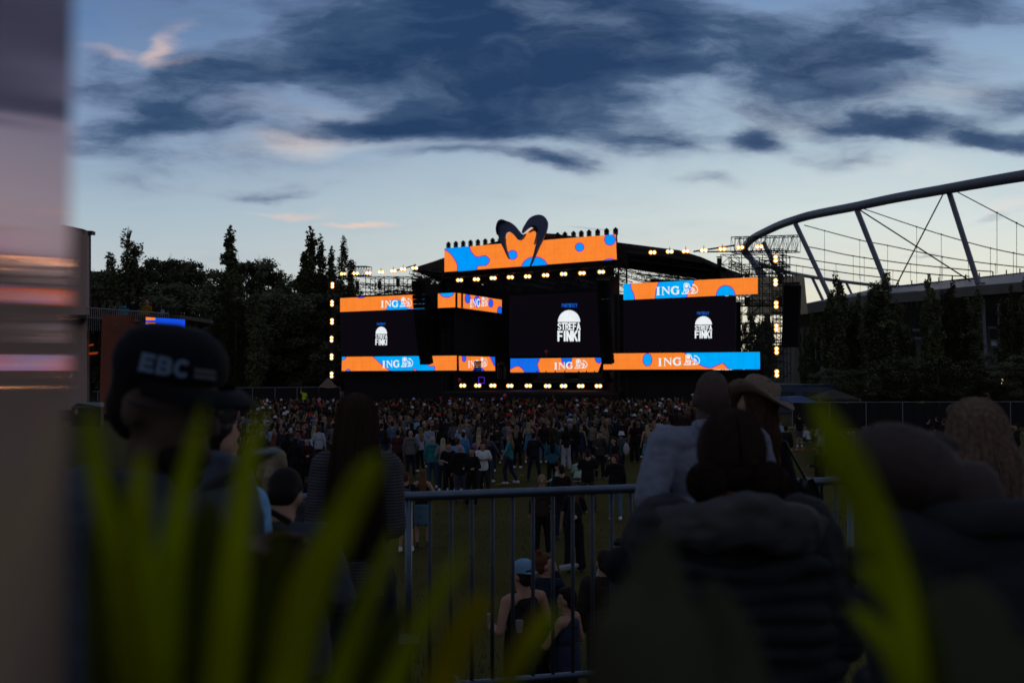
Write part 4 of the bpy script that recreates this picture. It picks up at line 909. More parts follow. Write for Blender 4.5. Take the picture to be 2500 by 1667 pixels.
for k, cx in enumerate((285, 303.5, 320)):
    mb = MB(); r0 = 7.6
    if k == 0: ring = [[(278, 790), (292, 790)], [(292, 790), (292, 806)], [(292, 806), (278, 809)], [(278, 809), (278, 790)], [(282, 794), (288, 794)], [(282, 798), (288, 798)], [(282, 802), (288, 802)], [(288, 794), (288, 806)]]
    else: ring = [circ(cx, 801, r0, 9.5, 20) + [circ(cx, 801, r0, 9.5, 20)[0]]] + ([[(298, 800), (301, 797), (304, 803), (308, 798)], [(299, 804), (309, 804)]] if k == 1 else [[(316, 796), (323, 794), (317, 802)], [(318, 806), (325, 798)]])
    for pl in ring:
        for q4 in stroke(pl, 1.1): mb.flat([lp3(x, y, -.06) for x, y in q4])
    mb.build('emblem', M_mark, ow)
gd = empty('guest_deck', G(330, 39), 'raised guest deck on scaffold with railing and spectators behind the orange wall', 'platform')
mb = MB(); mb.box(P(320, 780, 42) + Vector((0, 0, 0)), (5.6, 4.5, .15)); mb.box(P(215, 790, 42), (1.2, 4, .15)); mb.build('deck', M_deck, gd)
mb = MB()
for k in range(40):
    x = 213 + k * 5.1; yt = 752 + (x - 213) * .068; mb.tube([P(x, yt, 39.6), P(x, yt + 24 if x > 245 else yt + 55, 39.6)], .014, 4, False)
mb.tube([P(211, 751, 39.6), P(412, 766, 39.6)], .03, 6); mb.tube([P(211, 775, 39.6), P(412, 788, 39.6)], .02, 6); mb.build('railing', mat('railing_steel', (.2, .22, .24), .5, .5), gd)
mb = MB()
for px in (212, 222, 246): mb.tube([P(px, 755, 40.8), P(px, 1005, 40.8)], .05, 5)
for py in (800, 845, 862, 900, 935, 980): mb.tube([P(211, py, 40.8), P(247, py, 40.8)], .04, 5)
mb.tube([P(213, 800, 40.7), P(236, 837, 40.7)], .06, 5); mb.tube([P(213, 905, 40.7), P(246, 870, 40.7)], .04, 5); mb.tube([P(222, 960, 40.7), P(246, 905, 40.7)], .04, 5); mb.build('scaffold_legs', M_truss, gd)
mb = MB(); mb.prism([P(214, 861, 40.2), P(238, 859, 40.2), P(235, 864, 40.2), P(214, 866, 40.2)], (0, .1, 0)); mb.prism([P(216, 842, 40.2), P(226, 839, 40.2), P(226, 843, 40.2), P(216, 845, 40.2)], (0, .1, 0)); mb.build('orange_strip', mat('red_orange_strip', (.5, .06, .01), .6, emit=(.9, .08, .01), estr=.25), gd)
ls = screen('led_screen', [(356, 774), (452, 780), (452, 806), (356, 806)], 37.5, 39, em('led_deep_blue', srgb(20, 80, 235)), [([[(355, 770), (379, 772), (379, 791), (355, 791)]], E_or), ([[(355, 782), (379, 781.5), (379, 787), (355, 787)]], em('led_deep_blue2', srgb(30, 60, 240)))], 'small blue and orange led screen just above the cap', 'side screens', cat='led screen')
screen('led_screen', [(431, 770), (446, 769.5), (441, 774.5), (427, 775)], 44, 44.3, em('led_deep_blue3', srgb(10, 40, 220)), [], 'tiny blue lit panel above the small led screen', 'side screens')
# booth roof low on the left
mb = MB(); mb.prism([P(172, 994, 14), P(190, 983, 14), P(246, 983, 14.3), P(246, 993, 14.3)], (0, .12, 0)); bt = thing(mb, 'market_booth', mat('booth_roof', (.16, .20, .26), .5), 'dark booth with pale blue grey roof at the lower left', 'booth')
mb = MB(); mb.prism([P(174, 995, 14.05), P(246, 994, 14.3), P(246, 1040, 14.3), P(174, 1040, 14.05)], (0, .10, 0)); mb.build('wall', M_dark, bt)
mb = MB(); mb.prism([P(*p, 14.0) for p in circ(187, 1005, 4.5, 7, 14)], (0, -.02, 0)); mb.build('emblem', M_mark, bt)
# litter
def litter(px, Y, n_, spread, label, col):
    c = G(px, Y); mb = MB(); rg_ = random.Random(int(px))
    for k in range(n_): x = rg_.gauss(0, spread); y = rg_.gauss(0, spread * .35); a = rg_.random() * 3; mb.box((c.x + x, c.y + y, .0 + .02), (.16, .07, .03), rz=a)
    tag(mb.build('litter', mat('litter_' + label[:6], col, .6)), label, 'litter', kind='stuff')
litter(2140, 66, 120, 5, 'pale scraps and cups scattered along the right fence', (.3, .32, .35)); litter(1960, 52, 70, 1.6, 'orange straw like scraps on the grass below the tarpaulin', (.25, .11, .02))
mb = MB(); rg_ = random.Random(9); pts_ = [(1216, 1182), (1228, 1180), (1242, 1179), (1252, 1172), (1262, 1166), (1276, 1160)]
for (ax, ay) in pts_:
    for k in range(7): Yg = HC * F / (ay - 905); c = G(ax + rg_.uniform(-6, 6), Yg + rg_.uniform(-.1, .1)); mb.box((c.x, c.y, .02), (.13, .03, .02), rz=rg_.random() * 3)
tag(mb.build('litter', mat('litter_straw', (.30, .15, .03), .7)), 'wavy line of orange straw scraps on the grass by the walking woman', 'litter', kind='stuff')

# ------------------------------------------------------------------ crowd barriers on the platform edge
M_bar = mat('barrier_steel', (.085, .12, .165), .42, .8, var=.2, vscale=12)
M_bar2 = mat('barrier_bar', (.035, .05, .075), .6, .4, var=.15, vscale=12)
def barrier(a, c, spacing, label, thick0=True, n_bars=None):
    a, c = Vector(a), Vector(c); root = empty('crowd_barrier', (a.x, a.y, PZ), label, 'barrier', 'steel crowd barriers'); d = (c - a); L = d.length; dn_ = d.normalized(); dz_ = 1.1
    mb = MB(); mb.tube([a - dn_ * .035, a, c, c + dn_ * .03], .0255, 14); mb.build('top_rail', M_bar, root, smooth=True)
    mb = MB(); lo = Vector((0, 0, -1.06)); mb.tube([a + lo, c + lo], .02, 10); mb.build('bottom_rail', M_bar, root, smooth=True)
    for e in (a + dn_ * .03, c - dn_ * .03): mb = MB(); mb.tube([e + Vector((0, 0, .0)), e + Vector((0, 0, -1.1))], .019, 10); mb.build('post', M_bar, root, smooth=True)
    x = spacing
    while x < L - .06:
        mb = MB(); q = a + dn_ * (x + .03); mb.tube([q - Vector((0, 0, .015)), q + lo], .0112, 8); mb.build('bar', M_bar2, root, smooth=True); x += spacing
    for e in (a + dn_ * .3, c - dn_ * .3): mb = MB(); side = Vector((-dn_.y, dn_.x, 0)) * .3; mb.tube([e + side + Vector((0, 0, -1.09)), e + Vector((0, 0, -1.02)), e - side + Vector((0, 0, -1.09))], .015, 6); mb.build('foot', M_bar, root)
    return root
barrier(P(985, 1212, 5.56), P(1755, 1184.5, 6.03), .1195, 'grey steel crowd barrier in the middle with its rail running behind the shirt man')
barrier(P(1775, 1184, 6.06), P(2085, 1172, 6.3), .12, 'short end of steel crowd barrier between the hat woman and the right palm leaf')
barrier(P(420, 1223, 5.4), P(772, 1215, 5.5), .12, 'steel crowd barrier at left between the backpack and the long haired woman')
# ------------------------------------------------------------------ brushed panel at the left edge, right beside the camera
pn = bpy.data.materials.new('brushed_panel'); pn.use_nodes = True; t_ = pn.node_tree; t_.nodes.clear(); q_ = NB(t_)
an = q_.n('ShaderNodeBsdfAnisotropic'); an.inputs['Color'].default_value = (.68, .47, .53, 1); an.inputs['Roughness'].default_value = .055; an.inputs['Anisotropy'].default_value = .84
tg = q_.n('ShaderNodeCombineXYZ'); tg.inputs[2].default_value = 1.0; t_.links.new(tg.outputs[0], an.inputs['Tangent'])
df = q_.n('ShaderNodeBsdfDiffuse'); df.inputs[0].default_value = (.64, .47, .38, 1); ms = q_.n('ShaderNodeMixShader'); ms.inputs[0].default_value = .36
t_.links.new(an.outputs[0], ms.inputs[1]); t_.links.new(df.outputs[0], ms.inputs[2]); o_ = q_.n('ShaderNodeOutputMaterial'); t_.links.new(ms.outputs[0], o_.inputs[0])
th_ = R(-16); dd = Vector((math.sin(th_), math.cos(th_), 0)); ang = math.atan((168 - 1250) / F); e = Vector((.5 * math.sin(ang), .5 * math.cos(ang), 0)); nn_ = Vector((-dd.y, dd.x, 0))
s0 = e - dd * .42; mb = MB(); mb.prism([Vector((s0.x, s0.y, HC - .75)), Vector((e.x, e.y, HC - .75)), Vector((e.x, e.y, HC + .5)), Vector((s0.x, s0.y, HC + .5))], nn_ * .012)
pl_ = thing(mb, 'divider_panel', pn, 'out of focus brushed metal panel mirroring the stage lights at the left edge', 'panel')
# ------------------------------------------------------------------ people
ARMS = {'down': ((.235, -.03, 1.15), (.25, .03, .90)), 'bent': ((.245, -.03, 1.16), (.16, .22, 1.14)), 'fold': ((.255, .02, 1.17), (-.04, .20, 1.19)), 'up': ((.27, .05, 1.60), (.20, .10, 1.86)),
        'phone': ((.23, .10, 1.18), (.08, .30, 1.36)), 'out': ((.31, .02, 1.18), (.43, .10, .97)), 'face': ((.25, .10, 1.17), (.09, .19, 1.50)), 'pocket': ((.30, -.09, 1.17), (.215, .06, .98)), 'fwd': ((.23, .12, 1.17), (.2, .38, 1.12)), 'tap': ((.20, .02, 1.17), (.05, .17, 1.30)), 'tuck': ((.185, -.05, 1.15), (.10, .22, 1.10)), 'rest': ((.26, -.10, 1.17), (.12, .24, 1.02))}
def hand(mb, w, d, r=.011):
    """palm, four fingers of unequal length and a thumb, slightly curled"""
    w = Vector(w); d = Vector(d).normalized(); sx = d.orthogonal().normalized(); up = d.cross(sx)
    mb.cone(w, w + d * .075, .024, .033, 8)
    for k, (o_, ln) in enumerate(((-.03, .060), (-.010, .075), (.010, .072), (.029, .055))):
        a = w + d * .085 + sx * o_; b2 = a + d * ln * .6 + up * .008; mb.cone(a, b2, r, r * .9, 6); mb.cone(b2, b2 + d * ln * .4 + up * .022, r * .9, r * .75, 6)
    a = w + d * .03 - sx * .03; mb.cone(a, a + d * .035 - sx * .025 + up * .012, r * 1.1, r, 6); mb.cone(a + d * .035 - sx * .025 + up * .012, a + d * .06 - sx * .026 + up * .03, r, r * .8, 6)
def fig(h=1.75, arms=('down', 'down'), stance='stand', sleeve='long', legs='long', head=(0, 0, 0), fem=False, bulk=1., hood=False, collar=False, hair='short', lean=(0, 0), baggy=.0):
    B, T, L, H, Sh, Sh2 = MB(), MB(), MB(), MB(), MB(), MB(); bw = bulk * (.90 if fem else 1.)
    dz = -.80 if stance == 'sit' else 0
    def J(p): x, y, z = p; t = max(0, (z - .9)) ; return Vector((x + lean[0] * t, y + lean[1] * t, z + dz))
    # torso, neck
    for (c, r) in (((0, 0, 1.28), (.150 * bw, .10, .19)), ((0, 0, 1.08), (.128 * bw, .09, .16)), ((0, -.005, .95), (.150 * (bw if not fem else bw * 1.08), .11, .12))): B.ball(J(c), r, 14, 9)
    B.cone(J((-.12 * bw, -.01, 1.405)), J((.12 * bw, -.01, 1.405)), .062, .062); B.cone(J((0, -.015, 1.40)), J((0, .0, 1.52)), .062 * max(1, bulk) , .053 * max(1, bulk))
    piv = J((0, 0, 1.50)); Mh = Matrix.Rotation(R(head[0]), 3, 'Z') @ Matrix.Rotation(R(head[2]), 3, 'Y') @ Matrix.Rotation(R(-head[1]), 3, 'X')
    hp = lambda x, y, z: piv + Mh @ Vector((x, y, z))
    B.ball(hp(0, -.008, .125), (.077, .096, .107), 16, 12, Mh); B.ball(hp(0, .028, .065), (.058, .062, .082), 14, 9, Mh); B.ball(hp(0, .066, .012), (.028, .022, .020), 8, 6, Mh)
    B.cone(hp(0, .090, .110), hp(0, .110, .074), .010, .014, 6); B.cone(hp(-.02, .086, .040), hp(.02, .086, .040), .009, .009, 6); B.cone(hp(-.035, .078, .124), hp(.035, .078, .124), .013, .013, 6)
    for s_ in (-1, 1): B.ball(hp(s_ * .078, -.008, .088), (.012, .022, .033), 8, 6, Mh); B.cone(hp(s_ * .035, .02, .02), hp(s_ * .02, .05, .01), .03, .02, 6)
    # arms
    for s_, nm_ in ((-1, arms[0]), (1, arms[1])):
        e, w = ARMS[nm_]; e = J((e[0] * s_ * (1 + (bw - 1) * .6), e[1], e[2])); w = J((w[0] * s_, w[1], w[2])); sh = J((.165 * bw * s_, -.01, 1.405))
        B.cone(sh, e, .048, .038); B.cone(e, w, .038, .026); hand(B, w, (w - e))
        if sleeve == 'long':
            T.cone(sh, e, .066 + baggy, .055 + baggy * .8); T.cone(e, e.lerp(w, .93), .054 + baggy * .8, .040 + baggy * .5)
        elif sleeve == 'short': T.cone(sh, sh.lerp(e, .72), .064 + baggy, .062 + baggy)
    # top
    if sleeve != 'none' or True:
        g = .018 + baggy
        for (c, r) in (((0, 0, 1.27), (.150 * bw + g, .10 + g, .19)), ((0, 0, 1.08), (.135 * bw + g, .095 + g, .17)), ((0, -.005, .95), (.145 * bw + g, .105 + g, .13))): T.ball(J(c), r, 14, 9)
        if sleeve != 'none': T.cone(J((-.13 * bw, -.01, 1.40)), J((.13 * bw, -.01, 1.40)), .070 + baggy * .6, .070 + baggy * .6)
        T.tube([J((0, -.005, .84)), J((0, -.005, 1.0)), J((0, 0, 1.15))], [(.155 * bw + g, .115 + g)] * 2 + [(.14 * bw + g, .10 + g)], 18)
        if sleeve == 'none':
            for s_ in (-1, 1): T.tube([J((s_ * .08, .08, 1.36)), J((s_ * .085, .0, 1.46)), J((s_ * .08, -.09, 1.36))], .026, 6)
            T.ball(J((0, -.015, 1.35)), (.118 * bw, .112, .09), 12, 8)
        if collar or sleeve == 'long': T.tube([J((0, -.012, 1.40)), J((0, -.008, 1.475))], [.085, .068], 14)
        if hood: T.ball(J((0, -.085, 1.43)), (.125, .07, .075), 12, 8); T.tube([J((-.09, .03, 1.44)), J((-.1, -.05, 1.47)), J((0, -.11, 1.46)), J((.1, -.05, 1.47)), J((.09, .03, 1.44))], .034, 8)
    # legs
    if stance == 'sit': K = [((s_ * .10, .02, .12), (s_ * .26, .36, .30), (s_ * -.02, .50, .07)) for s_ in (-1, 1)]
    elif stance == 'walk': K = [((-.085, 0, .90), (-.09, .16, .50), (-.08, .10, .09)), ((.085, 0, .90), (.09, -.04, .48), (.08, -.26, .13))]
    elif stance == 'wide': K = [((s_ * .09, 0, .90), (s_ * .16, .02, .49), (s_ * .21, -.01, .09)) for s_ in (-1, 1)]
    else: K = [((-.085, 0, .90), (-.10, .02, .49), (-.11, -.01, .09)), ((.085, 0, .90), (.115, .05, .49), (.14, .03, .09))]
    for hp_, k_, a_ in K:
        if hp_[0] > 0: Sh, Sh2 = Sh2, Sh
        hp_, k_, a_ = Vector(hp_), Vector(k_), Vector(a_); B.cone(hp_, k_, .082, .052); B.cone(k_, a_, .054, .036); B.cone(a_ - Vector((0, .02, .05)), a_ + Vector((0, .13, -.055)), .036, .03, 8)
        Sh.cone(a_ - Vector((0, .035, .052)), a_ + Vector((0, .14, -.060)), .045, .036, 8); Sh.cone(a_ + Vector((0, 0, .0)), a_ + Vector((0, .03, -.04)), .046, .046, 8); Sh.box(a_ + Vector((0, .05, -.078)), (.085, .27, .022))
        if legs == 'long': L.cone(hp_, k_, .100, .074); L.cone(k_, k_.lerp(a_, .92), .072, .060)
        elif legs == 'wide': L.cone(hp_, k_, .105, .09); L.cone(k_, k_.lerp(a_, .94), .09, .10)
        elif legs == 'shorts': L.cone(hp_, hp_.lerp(k_, .85), .100, .088)
        elif legs == 'skirt': pass
    pz = 0 if stance == 'sit' else .93
    if stance == 'sit': L.ball((0, 0, .14), (.17, .14, .12), 12, 8)
    else: L.ball((0, -.005, .93), (.165 * bw, .122, .12), 14, 8)
    if legs == 'skirt': L.lathe((0, 0, 0), [(.22, .50), (.19, .72), (.16, .95)], 18)
    # hair
    if hair != 'bald':
        H.ball(hp(0, -.024, .142), (.083, .088, .100), 14, 10, Mh)
        H.ball(hp(0, -.055, .09), (.074, .055, .075), 12, 8, Mh)
        H.ball(hp(0, .026, .190), (.070, .062, .038), 12, 8, Mh)
        if hair == 'curly':
            for k in range(26): a = k * 2.4; z = .1 + .12 * (k % 7) / 6; H.ball(hp(.085 * math.cos(a) * .9, -.03 + .085 * math.sin(a) * .9 - .01, z), .03, 6, 5)
        if hair in ('long', 'wavy', 'bob'):
            n_ = 1.0 if hair != 'bob' else .35
            H.ball(hp(0, -.05, .05), (.092, .062, .12), 14, 8, Mh)
            pz_ = [hp(0, -.07, .02), J((0, -.12, 1.38)), J((0, -.135, 1.38 - .12 * n_)), J((0, -.12, 1.38 - .21 * n_))]
            H.tube(pz_, [(.09, .05), (.10, .045), (.085, .035), (.04, .02)], 12)
        if hair == 'pony': H.ball(hp(0, -.11, .13), (.03, .03, .03), 8, 6); H.tube([hp(0, -.12, .14), hp(0, -.165, .09), hp(0, -.15, -.02), hp(0, -.13, -.12)], [.02, .034, .032, .012], 8)
        if hair == 'bun': H.ball(hp(0, -.04, .25), (.045, .045, .04), 10, 7)
    sc = h / 1.735 if stance != 'sit' else 1.
    for q in (B, T, L, H, Sh, Sh2): q.v = [(x * sc, y * sc, z * sc) for x, y, z in q.v]
    return B, T, L, H, Sh, Sh2, (piv * sc, Mh, sc)
def person(spec, res, cols, label, loc, rz, group, na=.006):
    """cols: skin, top, trousers, hair, shoes"""
    B, T, L, H, Sh, Sh2, hd = fig(**spec)
    root = obj_from(voxel(B, res, 3), 'person', M_skin, None, cols[0])
    out = {'body': root}
    for nm_, q, c, amp in (('top', T, cols[1], na), ('trousers' if spec.get('legs') != 'skirt' else 'skirt', L, cols[2], na * .8), ('hair', H, cols[3], .004), ('shoe', Sh, cols[4], 0), ('shoe', Sh2, cols[4], 0)):
        if q.v: out[nm_] = obj_from(voxel(q, res, 4 if nm_ != 'shoe' else 2, amp, 9.), nm_, M_hair if nm_ == 'hair' else (M_shoe if nm_ == 'shoe' else M_cl), None, c); out[nm_].parent = root
    root.location = loc; root.rotation_euler = (0, 0, rz); tag(root, label, 'person', group)
    return root, out, hd
def recolor(root, cols):
    root.color = tuple(cols[0]) + (1,)
    for c in root.children:
        k = {'top': 1, 'trousers': 2, 'skirt': 2, 'hair': 3, 'shoe': 4}.get(c.name.split('.')[0])
        if k: c.color = tuple(cols[k]) + (1,)
# prototypes shared by the field crowd
PROT = {}
def proto(key, **k):
    r_, o_, hd = person(k, .021, [(.3, .2, .15)] * 5, None, (0, 0, -50), 0, None); PROT[key] = (r_, hd, k.get('hair', 'short')); r_['used'] = 0
proto('m_down', arms=('down', 'down')); proto('m_hood', arms=('bent', 'down'), hood=True, baggy=.01); proto('m_tee', arms=('bent', 'bent'), sleeve='short', hair='short'); proto('m_bald', arms=('down', 'pocket'), hair='bald', hood=True, baggy=.012)
proto('m_tee_wide', arms=('fold', 'fold'), sleeve='short', stance='wide', bulk=1.1); proto('m_shorts', arms=('down', 'bent'), sleeve='short', legs='shorts'); proto('m_cup', arms=('fwd', 'down'), head=(75, 0, 0), hood=True, baggy=.01)
proto('w_long', arms=('bent', 'bent'), fem=True, hair='long'); proto('w_tee', arms=('down', 'bent'), fem=True, sleeve='short', hair='long', legs='wide'); proto('w_pony', arms=('down', 'down'), fem=True, hair='pony', legs='long')
proto('w_bun', arms=('fold', 'fold'), fem=True, hair='bun'); proto('w_skirt', arms=('down', 'pocket'), fem=True, hair='long', legs='skirt', sleeve='none'); proto('w_walk', arms=('out', 'bent'), fem=True, hair='wavy', stance='walk', head=(20, 0, 0)); proto('m_curly', arms=('bent', 'down'), hair='curly')
proto('m_walk', arms=('down', 'out'), stance='wide', hair='short', head=(-25, 0, 0)); proto('m_phone', arms=('face', 'bent'), hair='short', collar=True, baggy=.008); proto('sit_m', arms=('fwd', 'fwd'), stance='sit', hair='short', hood=True, lean=(0, .35), head=(0, 25, 0)); proto('sit_w', arms=('fwd', 'fwd'), stance='sit', hair='bun', fem=True, lean=(0, .4), head=(0, 30, 0))
proto('m_up', arms=('up', 'down'), sleeve='short'); proto('w_bob', arms=('bent', 'down'), fem=True, hair='bob'); proto('m_drink', arms=('down', 'face'), head=(-70, -12, 0), hair='short')
SK = (.30, .18, .13); SK2 = (.36, .22, .17); BK = (.010, .010, .012); NV = (.014, .020, .035); JN = (.05, .08, .13); LJ = (.14, .22, .30); HB = (.020, .012, .008); HL = (.15, .105, .06); HD = (.008, .006, .005); HR = (.07, .03, .015); WH = (.45, .47, .50); WS = (.5, .52, .55)
def put(key, loc, rz, cols, label, group, h=1.75):
    src, hd, hr = PROT[key]
    o = copy_tree(src); del o['used']
    o.location = loc; o.rotation_euler = (0, 0, rz); s_ = h / 1.75; o.scale = (s_, s_, s_); recolor(o, cols); tag(o, label, 'person', group)
    return o
def addpart(o, nm_, mb, m, color=None, smooth=True):
    me = mb.mesh(nm_, m, smooth); c = bpy.data.objects.new(nm_, me); COL.objects.link(c); c.parent = o
    if color: c.color = tuple(color) + (1,)
    return c
M_obj = mat('coloured_plastic', (.3, .3, .3), .4, objcol=True)
def backpack(o, col, strip=None, s=1.):
    mb = MB(); mb.ball((0, -.205, 1.2), (.15 * s, .085 * s, .21 * s), 14, 10); mb.ball((0, -.27 * s, 1.12), (.11 * s, .05, .11 * s), 12, 8); mb.box((0, -.12, 1.2), (.24 * s, .06, .36 * s))
    for x in (-.1, .1): mb.tube([(x, -.14, 1.36), (x, -.02, 1.475), (x * 1.1, .13, 1.30), (x * 1.2, .05, 1.1), (x, -.12, 1.04)], .017, 6)
    b_ = addpart(o, 'backpack', mb, M_cl, col)
    if strip: mb = MB(); mb.box((0, -.305, 1.26), (.18, .012, .018)); mb.box((0, -.305, 1.03), (.16, .012, .014)); c = addpart(b_, 'reflective_strip', mb, mat('neon_strip', (.5, .8, .05), .4))
    return b_
def cap(o, hd, col, back=False, bucket=False):
    piv, Mh, sc = hd; hp = lambda x, y, z: (piv + Mh @ Vector((x, y, z)) * sc); mb = MB()
    if bucket: mb.lathe(hp(0, -.01, .13), [(.13, -.035), (.098, .02), (.088, .085), (.07, .098), (.0, .1)], 18, Mh, False); mb.lathe(hp(0, -.01, .13), [(.128, -.037), (.09, .015)], 18, Mh, False)
    else:
        mb.lathe(hp(0, -.012, .13), [(.093, .005), (.094, .05), (.08, .09), (.045, .112), (.0, .12)], 18, Mh, False); s_ = -1 if back else 1
        mb.prism([hp(x, s_ * y, .14) for x, y in ((-.07, .06), (-.065, .13), (-.03, .165), (.03, .165), (.065, .13), (.07, .06))], Mh @ Vector((0, 0, .008)))
    return addpart(o, 'hat', mb, M_cl, col)
def fld(px, top_py, h=1.75): Y = (HC - h) * F / (top_py - 905); return G(px, Y)
MG = 'festival goers standing on the field'
